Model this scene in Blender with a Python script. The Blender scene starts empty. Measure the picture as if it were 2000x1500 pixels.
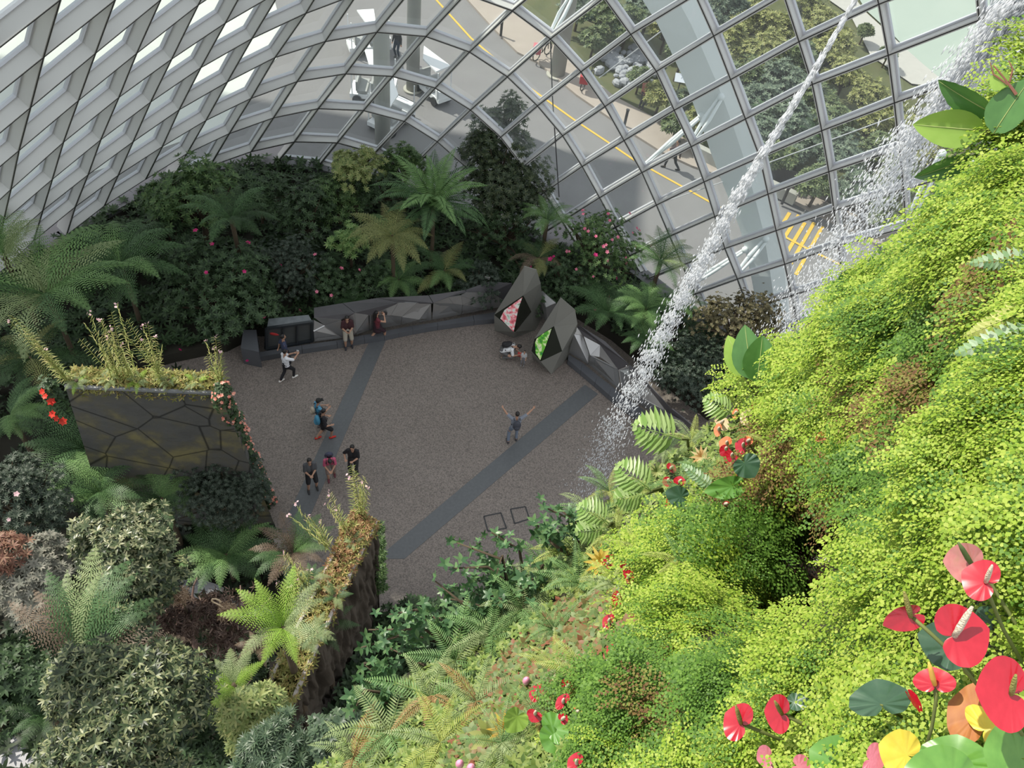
import bpy, bmesh, math, random
import numpy as np
from mathutils import Vector, Matrix, noise as mnoise
random.seed(5); rng=np.random.default_rng(5)
SC=bpy.context.scene; COL=SC.collection
# ---------------------------------------------------------------- camera
FPX=1650.0; CAMH=25.0
_n=np.array([-225.,1350.,1650.]); _n/=np.linalg.norm(_n)
_F=np.array([0,0,1.]); _Z=-_n; _Y=_F-_F.dot(_Z)*_Z; _Y/=np.linalg.norm(_Y); _X=np.cross(_Y,_Z)
MC=np.array([_X,_Y,_Z]); CP=np.array([0,0,CAMH])
def ray(px,py):
    v=np.array([px-1000.,py-750.,FPX]); return MC@(v/np.linalg.norm(v))
def at(px,py,z=0.):
    """point of the place at height z that stands where the photo shows (px,py)"""
    r=ray(px,py); return CP+r*((z-CAMH)/r[2])
def ad(px,py,d): return CP+ray(px,py)*d
RT,DN,FW=MC@np.array([1.,0,0]),MC@np.array([0,1.,0]),MC@np.array([0,0,1.])
cam=bpy.data.cameras.new('camera'); co=bpy.data.objects.new('camera',cam); COL.objects.link(co)
cam.sensor_width=36; cam.lens=36*FPX/2000; cam.clip_start=.05; cam.clip_end=400
co.matrix_world=Matrix(((RT[0],-DN[0],-FW[0],0),(RT[1],-DN[1],-FW[1],0),(RT[2],-DN[2],-FW[2],CAMH),(0,0,0,1)))
SC.camera=co
# ---------------------------------------------------------------- light
SC.view_settings.view_transform='Standard'; SC.view_settings.look='None'; SC.view_settings.gamma=1
SC.view_settings.exposure=0.0
W=bpy.data.worlds.new('sky'); SC.world=W; W.use_nodes=True
nt=W.node_tree; bg=nt.nodes['Background']; bg.inputs[0].default_value=(.92,.955,1,1); bg.inputs[1].default_value=1.08
SUNV=np.array([-.62,.26,.76])   # towards the sun
sl=bpy.data.lights.new('sun','SUN'); so=bpy.data.objects.new('sun',sl); COL.objects.link(so)
sl.energy=6.0; sl.angle=.012; sl.color=(1,.94,.82)
so.rotation_euler=Vector(SUNV).to_track_quat('Z','Y').to_euler(); so.location=(-40,20,70)
# ---------------------------------------------------------------- helpers
MATS={}
def mat(name,cols,rough=.6,metal=0.,scale=4.,bump=0.,bscale=None,spec=.5,kind='noise',trans=0.,island=False,stops=None,detail=4.,coat=0.):
    if name in MATS: return MATS[name]
    m=bpy.data.materials.new(name); m.use_nodes=True; MATS[name]=m
    n=m.node_tree.nodes; l=m.node_tree.links; b=n['Principled BSDF']
    b.inputs['Roughness'].default_value=rough; b.inputs['Metallic'].default_value=metal
    b.inputs['Specular IOR Level'].default_value=spec
    if coat: b.inputs['Coat Weight'].default_value=coat
    if not isinstance(cols[0],(tuple,list)): cols=[cols]
    out=n['Material Output']; csock=None
    if len(cols)>1:
        r=n.new('ShaderNodeValToRGB'); e=r.color_ramp.elements
        ps=stops or [i/(len(cols)-1) for i in range(len(cols))]
        e[0].position=ps[0]; e[0].color=(*cols[0],1); e[1].position=ps[-1]; e[1].color=(*cols[-1],1)
        for p_,c in list(zip(ps,cols))[1:-1]:
            x=e.new(p_); x.color=(*c,1)
        if island:
            g=n.new('ShaderNodeNewGeometry'); l.new(g.outputs['Random Per Island'],r.inputs[0])
        else:
            tc=n.new('ShaderNodeTexCoord')
            t=n.new('ShaderNodeTexVoronoi' if kind=='voronoi' else 'ShaderNodeTexNoise')
            t.inputs['Scale'].default_value=scale
            if kind!='voronoi': t.inputs['Detail'].default_value=detail
            l.new(tc.outputs['Object'],t.inputs['Vector']); l.new(t.outputs[0],r.inputs[0])
        l.new(r.outputs[0],b.inputs['Base Color']); csock=r.outputs[0]
    else: b.inputs['Base Color'].default_value=(*cols[0],1)
    if bump:
        tc=n.new('ShaderNodeTexCoord'); t=n.new('ShaderNodeTexNoise'); t.inputs['Scale'].default_value=bscale or scale
        t.inputs['Detail'].default_value=6
        bp=n.new('ShaderNodeBump'); bp.inputs['Strength'].default_value=bump; bp.inputs['Distance'].default_value=.05
        l.new(tc.outputs['Object'],t.inputs['Vector']); l.new(t.outputs[0],bp.inputs['Height']); l.new(bp.outputs[0],b.inputs['Normal'])
    if trans:
        tr=n.new('ShaderNodeBsdfTranslucent'); mx=n.new('ShaderNodeMixShader'); mx.inputs[0].default_value=trans
        if csock: l.new(csock,tr.inputs[0])
        else: tr.inputs[0].default_value=(*cols[0],1)
        l.new(b.outputs[0],mx.inputs[1]); l.new(tr.outputs[0],mx.inputs[2]); l.new(mx.outputs[0],out.inputs[0])
    return m
def sc_(c,k): return tuple(min(1,v*k) for v in c)
def leafmat(name,a,b_,c=None,rough=.5,trans=.3,spec=.35):
    cs=[a,b_] if c is None else [a,b_,c]
    if name.startswith(('leaf_','fern_','cover')) and name!='fern_lime': cs=[tuple(v*.76+.24*(.3*q[0]+.6*q[1]+.1*q[2]) for v in q) for q in cs]
    return mat(name,cs,rough=rough,island=True,trans=trans,spec=spec)
def tag(o,label=None,cat=None,group=None,kind=None):
    if label: o['label']=label
    if cat: o['category']=cat
    if group: o['group']=group
    if kind: o['kind']=kind
    return o
def empty(name,loc,label,cat,group=None):
    o=bpy.data.objects.new(name,None); COL.objects.link(o); o.location=loc; o.empty_display_size=.2
    return tag(o,label,cat,group)
def link(name,me,parent=None,loc=None):
    o=bpy.data.objects.new(name,me); COL.objects.link(o)
    if parent: o.parent=parent
    if loc is not None: o.location=loc
    return o
def npmesh(name,V,F,m,smooth=False):
    """V (n,3); F list of faces or (k,m) array"""
    me=bpy.data.meshes.new(name)
    V=np.asarray(V,dtype=np.float32)
    if isinstance(F,np.ndarray):
        me.vertices.add(len(V)); me.vertices.foreach_set('co',V.ravel())
        k=F.shape[1]; me.loops.add(F.size); me.loops.foreach_set('vertex_index',F.ravel().astype(np.int32))
        me.polygons.add(len(F)); me.polygons.foreach_set('loop_start',np.arange(0,F.size,k,dtype=np.int32))
        me.polygons.foreach_set('loop_total',np.full(len(F),k,dtype=np.int32))
        if smooth: me.polygons.foreach_set('use_smooth',np.ones(len(F),dtype=bool))
        me.update(calc_edges=True)
    else:
        me.from_pydata([tuple(map(float,v)) for v in V],[],[tuple(map(int,f)) for f in F]); me.update()
        if smooth: me.polygons.foreach_set('use_smooth',np.ones(len(me.polygons),dtype=bool))
    if m:
        for x in (m if isinstance(m,(list,tuple)) else [m]): me.materials.append(x)
    return me
class MB:
    def __init__(s): s.V=[]; s.F=[]
    def add(s,V,F):
        o=len(s.V); s.V+= [tuple(map(float,v)) for v in V]; s.F+=[tuple(i+o for i in f) for f in F]; return s
    def box(s,c,d,R=None):
        c=np.array(c,float); x,y,z=[v/2 for v in d]
        P=np.array([(a*x,b*y,e*z) for a in(-1,1) for b in(-1,1) for e in(-1,1)])
        if R is not None: P=P@np.array(R).T
        return s.add(P+c,[(0,1,3,2),(4,6,7,5),(0,4,5,1),(2,3,7,6),(0,2,6,4),(1,5,7,3)])
    def bar(s,a,b,w,h,up=(0,0,1),off=0.):
        a=np.array(a,float); b=np.array(b,float); u=b-a; L=np.linalg.norm(u)
        if L<1e-6: return s
        u/=L; up=np.array(up,float); v=np.cross(up,u); nv=np.linalg.norm(v)
        v=v/nv if nv>1e-6 else np.array([1.,0,0]); w_=np.cross(u,v)
        P=[p+v*i*w/2+w_*(j*h/2+off) for p in(a,b) for i in(-1,1) for j in(-1,1)]
        return s.add(P,[(0,1,3,2),(4,6,7,5),(0,4,5,1),(2,3,7,6),(0,2,6,4),(1,5,7,3)])
    def tube(s,pts,rad,n=8,cap=True):
        pts=[np.array(p,float) for p in pts]; k=len(pts)
        if not hasattr(rad,'__len__'): rad=[rad]*k
        ref=np.array([.3,.2,1.]); rings=[]
        for i,p in enumerate(pts):
            t=pts[min(i+1,k-1)]-pts[max(i-1,0)]; t/=max(1e-9,np.linalg.norm(t))
            if abs(t.dot(ref)/np.linalg.norm(ref))>.95: ref=np.array([1.,.3,.1])
            a=np.cross(t,ref); a/=np.linalg.norm(a); b=np.cross(t,a)
            rings.append([p+rad[i]*(math.cos(q)*a+math.sin(q)*b) for q in [2*math.pi*j/n for j in range(n)]])
        V=[v for r in rings for v in r]
        F=[(i*n+j,i*n+(j+1)%n,(i+1)*n+(j+1)%n,(i+1)*n+j) for i in range(k-1) for j in range(n)]
        if cap: F+=[tuple(range(n))[::-1],tuple((k-1)*n+j for j in range(n))]
        return s.add(V,F)
    def ell(s,c,r,R=None,nu=10,nv=7):
        V=[];F=[]
        for i in range(nv+1):
            th=math.pi*i/nv
            for j in range(nu):
                ph=2*math.pi*j/nu; V.append((r[0]*math.sin(th)*math.cos(ph),r[1]*math.sin(th)*math.sin(ph),r[2]*math.cos(th)))
        for i in range(nv):
            for j in range(nu): F.append((i*nu+j,(i+1)*nu+j,(i+1)*nu+(j+1)%nu,i*nu+(j+1)%nu))
        V=np.array(V)
        if R is not None: V=V@np.array(R).T
        return s.add(V+np.array(c,float),F)
    def prism(s,poly,z0,z1):
        if sum(poly[i-1][0]*poly[i][1]-poly[i][0]*poly[i-1][1] for i in range(len(poly)))<0: poly=poly[::-1]
        n=len(poly); V=[(p[0],p[1],z0) for p in poly]+[(p[0],p[1],z1) for p in poly]
        return s.add(V,[tuple(range(n))[::-1],tuple(range(n,2*n))]+[(i,(i+1)%n,n+(i+1)%n,n+i) for i in range(n)])
    def build(s,name,m,parent=None,smooth=False,loc=None,org=True):
        V=np.array(s.V); 
        if parent is None and org and loc is None:
            loc=(V.min(0)+V.max(0))/2; loc[2]=V[:,2].min(); V=V-loc
        elif parent is not None and loc is None:
            V=V-np.array(parent.location) if parent.parent is None else V-np.array(parent.parent.location)-np.array(parent.location)
        return link(name,npmesh(name,V,s.F,m,smooth),parent,loc)
def ell_pts(poly,z): return [tuple(at(x,y,z)[:2]) for x,y in poly]
# ---------------------------------------------------------------- materials
M_steel=mat('painted_steel',(.56,.56,.545),rough=.4,spec=.5)
M_frame=mat('glazing_frame',(.52,.53,.57),rough=.3)
M_white=mat('white_steel',(.80,.83,.84),rough=.4)
M_dark=mat('dark_metal',(.03,.03,.032),rough=.5)
M_conc=mat('concrete',[(.30,.30,.28),(.40,.40,.37)],rough=.85,scale=1.5,bump=.2,bscale=8)
M_soil=mat('dark_soil',[(.012,.013,.008),(.03,.026,.016)],rough=.95,scale=2.,bump=.4)
M_gasket=mat('black_gasket',(.03,.03,.03),rough=.6)
def glassmat():
    m=bpy.data.materials.new('hazed_glass'); m.use_nodes=True; n=m.node_tree.nodes; l=m.node_tree.links
    n.remove(n['Principled BSDF']); o=n['Material Output']
    t=n.new('ShaderNodeBsdfTransparent'); t.inputs[0].default_value=(.90,.955,.945,1)
    g=n.new('ShaderNodeBsdfGlossy'); g.inputs[1].default_value=.03; g.inputs[0].default_value=(.95,1,1,1)
    d=n.new('ShaderNodeBsdfDiffuse'); d.inputs[0].default_value=(.8,.85,.88,1)  # white diffuse share stands in for bright haze over the view outside
    f=n.new('ShaderNodeLayerWeight'); f.inputs[0].default_value=.5
    pw=n.new('ShaderNodeMath'); pw.operation='POWER'; pw.inputs[1].default_value=4.5
    mm=n.new('ShaderNodeMath'); mm.operation='MULTIPLY_ADD'; mm.inputs[1].default_value=.9; mm.inputs[2].default_value=.06; mm.use_clamp=True
    l.new(f.outputs['Facing'],pw.inputs[0])
    x=n.new('ShaderNodeMixShader'); y=n.new('ShaderNodeMixShader'); y.inputs[0].default_value=.11
    l.new(pw.outputs[0],mm.inputs[0]); l.new(mm.outputs[0],x.inputs[0]); l.new(t.outputs[0],y.inputs[1]); l.new(d.outputs[0],y.inputs[2])
    l.new(y.outputs[0],x.inputs[1]); l.new(g.outputs[0],x.inputs[2]); l.new(x.outputs[0],o.inputs[0]); return m
M_glass=glassmat()
# ---------------------------------------------------------------- glass shell
NODES=[(-2,[(-11.97,15.03,14.54),(-13.37,15.67,12.54),(-14.72,16.32,10.49),(-16.05,16.99,8.46),(-17.3,17.58,6.29),(-18.6,18.2,4.19)]),
(-2,[(-10.73,16.32,15.39),(-12.09,17.06,13.43),(-13.44,17.77,11.4),(-14.8,18.45,9.35),(-16.12,19.1,7.23),(-17.46,19.78,5.14),(-18.77,20.4,3.01),(-20.02,20.93,0.85)]),
(-2,[(-9.48,17.6,16.23),(-10.77,18.48,14.34),(-12.13,19.23,12.34),(-13.51,19.93,10.27),(-14.9,20.58,8.16),(-16.25,21.24,6),(-17.6,21.92,3.86),(-19,22.55,1.59)]),
(-1,[(-9.41,19.95,15.31),(-10.78,20.69,13.29),(-12.2,21.34,11.17),(-13.56,22.05,9.07),(-14.99,22.62,6.86),(-16.32,23.25,4.7),(-17.61,23.69,2.62),(-18.58,23.88,0.84)]),
(0,[(-9.36,22.15,14.21),(-10.76,22.78,12.14),(-12.21,23.31,9.9),(-13.61,23.91,7.75),(-14.96,24.43,5.56),(-16.25,24.91,3.47),(-17.51,25.3,1.42)]),
(1,[(-9.35,23.98,12.94),(-10.78,24.48,10.73),(-12.16,25.06,8.62),(-13.54,25.58,6.42),(-14.86,26.14,4.2),(-16.27,26.72,1.94)]),
(1,[(-7.86,25.08,13.66),(-9.24,25.52,11.53),(-10.62,26.06,9.41),(-12.01,26.62,7.2),(-13.42,27.24,4.93),(-14.86,27.9,2.65)]),
(2,[(-7.66,26.32,12.26),(-8.96,26.94,10.14),(-10.44,27.51,7.95),(-11.84,28.13,5.64),(-13.3,28.83,3.3),(-14.81,29.56,0.83)]),
(2,[(-5.99,26.89,12.77),(-7.33,27.59,10.77),(-8.73,28.15,8.52),(-10.16,28.79,6.28),(-11.56,29.46,3.97),(-13.01,30.09,1.59)]),
(2,[(-4.19,27.26,13.06),(-5.53,27.97,11.07),(-6.93,28.6,8.95),(-8.33,29.19,6.71),(-9.73,29.81,4.53),(-11.09,30.32,2.31),(-12.27,30.99,0.5)]),
(2,[(-2.41,27.41,13.09),(-3.72,28.13,11.12),(-5.15,28.75,9.02),(-6.51,29.31,6.86),(-7.85,29.86,4.76),(-9.19,30.36,2.6),(-10.36,31.08,0.62)]),
(1,[(0.89,26.64,14.71),(-0.59,27.37,12.79),(-2.08,28.08,10.83),(-3.52,28.67,8.75),(-4.82,29.24,6.71),(-6.12,29.73,4.66),(-7.49,30.15,2.55),(-8.61,30.84,0.66)]),
(1,[(2.32,26.46,14.2),(0.88,27.19,12.21),(-0.65,27.86,10.18),(-2.03,28.47,8.14),(-3.36,29.02,6.15),(-4.68,29.44,4.15),(-5.96,29.69,2.22),(-6.95,30.13,0.5)]),
(0,[(5.04,25.26,15.21),(3.56,26.12,13.25),(1.96,26.92,11.29),(0.59,27.62,9.3),(-0.77,28.23,7.31),(-2.05,28.77,5.33),(-3.4,29.22,3.31)]),
(-1,[(7.29,23.97,16.05),(5.87,24.99,14.17),(4.43,25.89,12.2),(3.06,26.71,10.28),(1.66,27.39,8.26),(0.35,28.05,6.34),(-1,28.55,4.29),(-2.3,28.99,2.27)]),
(-3,[(10.59,21.3,18.32),(9.52,22.48,16.67),(8.12,23.7,14.9),(6.72,24.75,13.02),(5.32,25.64,11.01),(3.97,26.5,9.1),(2.6,27.22,7.12),(1.31,27.91,5.21),(0.01,28.51,3.22)]),
(-3,[(11.52,21.37,17.19),(10.29,22.44,15.46),(8.91,23.5,13.66),(7.54,24.56,11.88),(6.17,25.45,9.84),(4.89,26.34,7.9),(3.54,27.14,5.93),(2.24,27.8,3.96),(0.96,28.41,1.97)]),
(-3,[(12.4,21.4,15.91),(11.05,22.37,14.17),(9.65,23.35,12.38),(8.32,24.3,10.56),(7.04,25.23,8.65),(5.7,26.16,6.66),(4.41,27.05,4.63),(3.16,27.79,2.62),(1.88,28.34,0.74)]),
(-3,[(13.25,21.44,14.61),(11.8,22.32,12.82),(10.39,23.21,11.05),(9.04,24.11,9.27),(7.73,25,7.41),(6.45,25.88,5.43),(5.25,26.86,3.38),(4.08,27.92,1.12)]),
(-3,[(14.05,21.51,13.26),(12.53,22.31,11.46),(11.12,23.12,9.73),(9.72,23.93,7.95),(8.44,24.72,6.14),(7.17,25.56,4.28),(6.03,26.43,2.37)]),
(-2,[(13.24,22.34,10.08),(11.82,23.07,8.36),(10.4,23.81,6.64),(9.18,24.47,4.9),(7.97,25.17,3.22),(6.8,25.84,1.48)]),
(-2,[(13.93,22.4,8.66),(12.49,23.06,6.98),(11.08,23.69,5.29),(9.87,24.25,3.65),(8.74,24.78,2.13),(7.56,25.18,0.7)]),
(-1,[(13.12,23.1,5.58),(11.74,23.6,3.94),(10.55,24.06,2.4),(9.48,24.52,0.97)])]
ND={}
for s_,(t0_,ps_) in enumerate(NODES):
    for k_,p_ in enumerate(ps_): ND[(s_,t0_+k_)]=np.array(p_,float)
# carry ribs down to the kerb where the last traced node is still above it
for s_ in range(23):
    t1=max(t for (a,t) in ND if a==s_)
    while ND[(s_,t1)][2]>1.0 and (s_,t1-1) in ND:
        q=ND[(s_,t1)]+(ND[(s_,t1)]-ND[(s_,t1-1)])
        if q[2]<-.3: break
        t1+=1; ND[(s_,t1)]=q
for _ in range(2):
    for s_ in range(23):
        t1=min(t for (a,t) in ND if a==s_)
        if (s_,t1+1) in ND: ND[(s_,t1-1)]=2*ND[(s_,t1)]-ND[(s_,t1+1)]+np.array([0,-.12,-.04])
INS=np.array([-2.,15.,8.])
def nnorm(s,t):
    p=ND[(s,t)]
    a=ND.get((s+1,t)); b=ND.get((s-1,t)); c=ND.get((s,t+1)); d=ND.get((s,t-1))
    u=(a if a is not None else p)-(b if b is not None else p)
    v=(c if c is not None else p)-(d if d is not None else p)
    n=np.cross(u,v); L=np.linalg.norm(n)
    if L<1e-6: n=p-INS; L=np.linalg.norm(n)
    n=n/L
    return n if n.dot(p-INS)>0 else -n
NN={k:nnorm(*k) for k in ND}
RDs=[.49 if s_<=7 else max(.36,.49-.022*(s_-7)) for s_ in range(23)]; RW=.10   # rib depth and width
def rib(a,b):
    pa,pb=ND[a],ND[b]; n=NN[a]+NN[b]; n/=np.linalg.norm(n)
    return pa,pb,n
tn=0
def ribline(keys,name):
    m=MB(); g=MB()
    for a,b in zip(keys,keys[1:]):
        pa,pb,n=rib(a,b); u=(pb-pa)/np.linalg.norm(pb-pa); v=np.cross(n,u)
        m.add([p+v*i*RW/2+NN[k]*j for p,k in((pa,a),(pb,b)) for i in(-1,1) for j in(0,RDs[k[0]])],[(0,1,3,2),(4,6,7,5),(0,4,5,1),(2,3,7,6),(0,2,6,4),(1,5,7,3)])
        g.add([p+v*i*.015-NN[k]*j for p,k in((pa,a),(pb,b)) for i in(-1,1) for j in(0,.012)],[(0,1,3,2),(4,6,7,5),(0,4,5,1),(2,3,7,6),(0,2,6,4),(1,5,7,3)])
    o=m.build(name,M_steel); o['kind']='structure'
    g.V=[tuple(np.array(v)-np.array(o.location)) for v in g.V]
    link('gasket',npmesh('gasket',g.V,g.F,M_gasket),o)
ti=1
for s in range(23):
    ks=sorted([k for k in ND if k[0]==s],key=lambda k:k[1]); ribline(ks,'trim_%d'%ti); ti+=1
for t in range(-6,11):
    ks=sorted([k for k in ND if k[1]==t],key=lambda k:k[0]); run=[]
    for k in ks+[None]:
        if k is not None and (not run or k[0]==run[-1][0]+1): run.append(k)
        else:
            if len(run)>1: ribline(run,'trim_%d'%ti); ti+=1
            run=[k] if k else []
wi=1
for (s,t) in sorted(ND):
    q=[(s,t),(s+1,t),(s+1,t+1),(s,t+1)]
    if not all(k in ND for k in q): continue
    P=np.array([ND[k]+NN[k]*(RDs[k[0]]-.03) for k in q]); c=P.mean(0); n=np.mean([NN[k] for k in q],axis=0); n/=np.linalg.norm(n)
    def inset(P,d):
        out=[]
        for i in range(4):
            a=P[i-1]-P[i]; b=P[(i+1)%4]-P[i]; a/=np.linalg.norm(a); b/=np.linalg.norm(b)
            sn=np.linalg.norm(np.cross(a,b)); out.append(P[i]+(a+b)*d/max(sn,.3))
        return np.array(out)
    A=inset(P,.05); B=inset(P,.10); C=A+n*.02; D=B+n*.02; A2=A-n*.10;B2=B-n*.10
    V=np.vstack([A2,B2,C,D]); F=[]
    for i in range(4):
        j=(i+1)%4; F+=[(i,j,4+j,4+i),(8+i,12+i,12+j,8+j),(i,8+i,8+j,j),(4+i,4+j,12+j,12+i)]
    o=link('window_%d'%wi,npmesh('window',V-c,F,M_frame),None,c); o['kind']='structure'
    B3=inset(P,.085)-n*.03-c; B4=B3+n*.012
    link('pane',npmesh('pane',B3,[(0,1,2,3)],M_glass),o)
    wi+=1
# base kerb of the shell
foot=[]
for s in range(23):
    t1=max(t for (a,t) in ND if a==s); t0=t1-1; a,b=ND[(s,t1)],ND[(s,t0)]
    f=(0.4-a[2])/(b[2]-a[2]); foot.append(a+(b-a)*f)
foot=np.array(foot)
k=MB()
for a,b in zip(foot,foot[1:]):
    k.bar((a[0],a[1],.25),(b[0],b[1],.25),.7,.9)
o=k.build('trim_%d'%ti,mat('grey_kerb',(.16,.16,.17),rough=.6)); o['kind']='structure'; ti+=1
# ---------------------------------------------------------------- ground inside and outside
def poly(name,pts,z,m,kind='structure',thick=.02):
    o=MB().prism(pts,z-thick,z).build(name,m)
    if kind: o['kind']=kind
    return o
M_asph=mat('asphalt',[(.17,.165,.17),(.215,.21,.215)],rough=.85,scale=.8,bump=.2,bscale=40)
M_pave=mat('pink_paving',[(.31,.265,.235),(.38,.33,.29)],rough=.8,scale=2)
M_yel=mat('yellow_line',(.62,.40,.06),rough=.7)
M_water=mat('green_water',[(.30,.36,.31),(.35,.41,.35)],rough=.15,scale=.3,bump=.1,bscale=3)
M_garden=mat('garden_ground',[(.035,.05,.02),(.09,.10,.04),(.13,.11,.07)],rough=.95,scale=1.2,bump=.6)
def speck():
    m=mat('exposed_aggregate',[(.175,.15,.132),(.245,.215,.192)],rough=.62,scale=.45,bump=.15,bscale=30,spec=.4)
    n=m.node_tree.nodes; l=m.node_tree.links; b=n['Principled BSDF']
    src=b.inputs['Base Color'].links[0].from_socket
    tc=n.new('ShaderNodeTexCoord'); t=n.new('ShaderNodeTexNoise'); t.inputs['Scale'].default_value=24; t.inputs['Detail'].default_value=9; t.inputs['Roughness'].default_value=.75
    r=n.new('ShaderNodeValToRGB'); r.color_ramp.elements[0].position=.36; r.color_ramp.elements[0].color=(.35,.35,.36,1); r.color_ramp.elements[1].position=.6; r.color_ramp.elements[1].color=(1.25,1.22,1.2,1)
    mx=n.new('ShaderNodeMixRGB'); mx.blend_type='MULTIPLY'; mx.inputs[0].default_value=1
    l.new(tc.outputs['Object'],t.inputs['Vector']); l.new(t.outputs[0],r.inputs[0]); l.new(src,mx.inputs[1]); l.new(r.outputs[0],mx.inputs[2]); l.new(mx.outputs[0],b.inputs['Base Color'])
    return m
M_floor=speck()
# outdoor ground, road, pavement, water
poly('ground',[(-90,-60),(90,-60),(90,140),(-90,140)],-.05,M_garden)
def gp(pts,z=0): return [tuple(at(x,y,z)[:2]) for x,y in pts]
kL=[(900,-12),(962,57),(1010,105),(1050,125),(1125,188),(1232,262),(1292,300),(1350,327),(1540,393),(1700,475),(1900,590)]
kR=[(985,-12),(1062,75),(1197,190),(1285,237),(1365,295),(1407,325),(1560,372),(1720,425),(1930,540)]
poly('ground',gp(kL)+[(40,14),(-40,14),(-40,30),(-26,40)]+gp([(640,-60),(900,-60)]),.0,M_asph)['kind']='structure'
road=gp(kL); pav=gp(kL)+gp(kR)[::-1]
poly('floor',pav,.12,M_pave,thick=.2)
poly('ground',gp([(-80,-60),(520,-60),(560,90),(430,250),(200,330),(-80,420)]),.02,mat('pale_terrace',[(.50,.53,.50),(.62,.64,.60)],rough=.7,scale=.6))
poly('ground',gp([(1655,-40),(1690,20),(1745,70),(1790,120),(1840,160),(1960,190),(2150,260),(2150,-60),(1700,-90)]),.05,M_water)
poly('ground',gp([(1560,-40),(1660,30),(1700,110),(1780,165),(1860,175),(1800,125),(1750,80),(1690,25),(1640,-40)]),.06,mat('shore_path',[(.36,.35,.33),(.44,.43,.40)],rough=.9,scale=3))
def line(pts,w,z=.015,name='yellow_line',label=None,cat='road marking'):
    m=MB()
    for a,b in zip(pts,pts[1:]):
        A=np.array([*at(*a)[:2],z]);B=np.array([*at(*b)[:2],z]); m.bar(A,B,w,.01)
    return tag(m.build(name,M_yel),label,cat)
line([(852,0),(920,75),(1025,165),(1125,237),(1190,280),(1237,312),(1329,363),(1410,408)],.13,label='long yellow centre line painted along the road outside the glass')
hat=[(1740,450,1620,650,'second from the right'),(1800,450,1640,730,'fourth from the left'),(1855,475,1680,790,'rightmost and longest'),(1700,400,1590,560,'second from the left'),(1640,385,1540,550,'leftmost')]
hat=[(1640,385,1540,550,'leftmost'),(1700,400,1560,620,'second from the left'),(1740,450,1620,650,'middle'),(1800,450,1640,730,'second from the right'),(1855,475,1680,790,'rightmost')]
for a,b,c,d,w in hat: line([(1050+.3*a,300+.3*b),(1050+.3*c,300+.3*d)],.17,label='yellow diagonal hatch stripe on the road, %s of five'%w)
line([(1530,462),(1581,489),(1644,519)],.14,z=.03,label='yellow line crossing the hatch stripes on the road')
# plaza floor inside the shell
fl=[tuple(p[:2]) for p in foot]
poly('floor',fl+[(16,20),(22,-20),(-26,-20)],.01,M_floor)
M_drain=mat('slate_strip',[(.075,.08,.085),(.12,.125,.13)],rough=.45,scale=12)
def strip(name,pts,label):
    o=MB().prism(gp(pts),.0,.022).build(name,M_drain); return tag(o,label,'floor drain')
strip('drain_strip',[(727,655),(757,657),(590,1045),(545,1045)],'dark slate drain strip crossing the left side of the plaza floor')
strip('drain_strip',[(1142,752),(1168,770),(790,1092),(735,1092)],'dark slate drain strip running diagonally across the middle of the plaza')
for pts,w in (([(945,1009),(978,1002),(989,1032),(953,1038)],'larger of the two, left'),([(997,995),(1026,990),(1034,1014),(1005,1023)],'smaller of the two, right')):
    m=MB(); P=[np.array([*at(x,y)[:2],.018]) for x,y in pts]
    for i in range(4): m.bar(P[i],P[(i+1)%4],.045,.012)
    r=empty('manhole_cover',P[0]*0+np.mean(P,axis=0),'square access cover outlined on the plaza floor, '+w,'manhole cover')
    m.build('cover_frame',M_dark,r); MB().prism([tuple(p[:2]) for p in P],.006,.014).build('cover_plate',M_floor,r)
# raised beds
bedp=gp([(500,640),(620,640),(800,600),(960,575),(1060,562),(1200,650),(1330,760),(1420,830)],.5)+[(12,16),(14,22)]+[tuple(p[:2]) for p in foot[::-1]]+[(-22,14)]+gp([(-150,780),(60,752),(130,745),(340,690),(440,670)],.5)
o=MB().prism(bedp,.0,.5).build('planting_bed',M_soil); tag(o,'dark raised soil bed between the faceted wall and the glass shell','planting bed')
bed3=gp([(735,1218),(830,1190),(930,1165),(1010,1150),(1000,1400),(800,1650),(560,1650),(610,1440)],.2)
o=MB().prism(bed3,.0,.2).build('planting_bed',M_soil); tag(o,'dark soil bed in the gap right of the bark clad wall','planting bed')
bedl=gp([(-150,800),(130,760),(340,730),(430,760),(500,940),(530,1030),(560,1110),(600,1200),(620,1400),(640,1560)],.25)+[(-3,2),(-22,-4),(-24,12)]
o=MB().prism(bedl,.0,.25).build('planting_bed',M_soil); tag(o,'dark soil bed under the trees at the lower left','planting bed')
M_path=mat('pale_path',[(.34,.34,.36),(.42,.42,.43)],rough=.7,scale=1.5)
for pts,w in (([(330,1110),(420,1140),(520,1185),(560,1215),(520,1235),(440,1190),(340,1150)],'curving behind the bare branches'),([(-60,1410),(30,1435),(100,1500),(120,1560),(-60,1560)],'at the bottom left corner'),([(505,1005),(530,1020),(560,1060),(575,1110),(550,1110),(520,1050)],'at the foot of the stone wall')):
    o=MB().prism(gp(pts,.3),.2,.3).build('garden_path',M_path); tag(o,'pale paved garden path '+w,'path')
# ---------------------------------------------------------------- sails added out of view, shaped to shade the plaza and lower left trees
M_sail=mat('added_sail_cloth',(.75,.75,.72),rough=.9)
o=MB().prism([(-62,25),(-25,25),(-25,31),(-28,36),(-28,50),(-62,50)],40,40.1).build('added_shade_sail',M_sail); o['kind']='structure'
def sail(pts,z):
    P=[at(x,y,z)+SUNV*((38-z)/SUNV[2]) for x,y in pts]
    o=MB().prism([tuple(p[:2]) for p in P],38,38.1).build('added_shade_sail',M_sail); o['kind']='structure'
sail([(330,1250),(425,1290),(420,1560),(270,1560),(300,1380)],11)
sail([(-80,900),(90,930),(110,1120),(60,1330),(-80,1330)],7)
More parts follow.
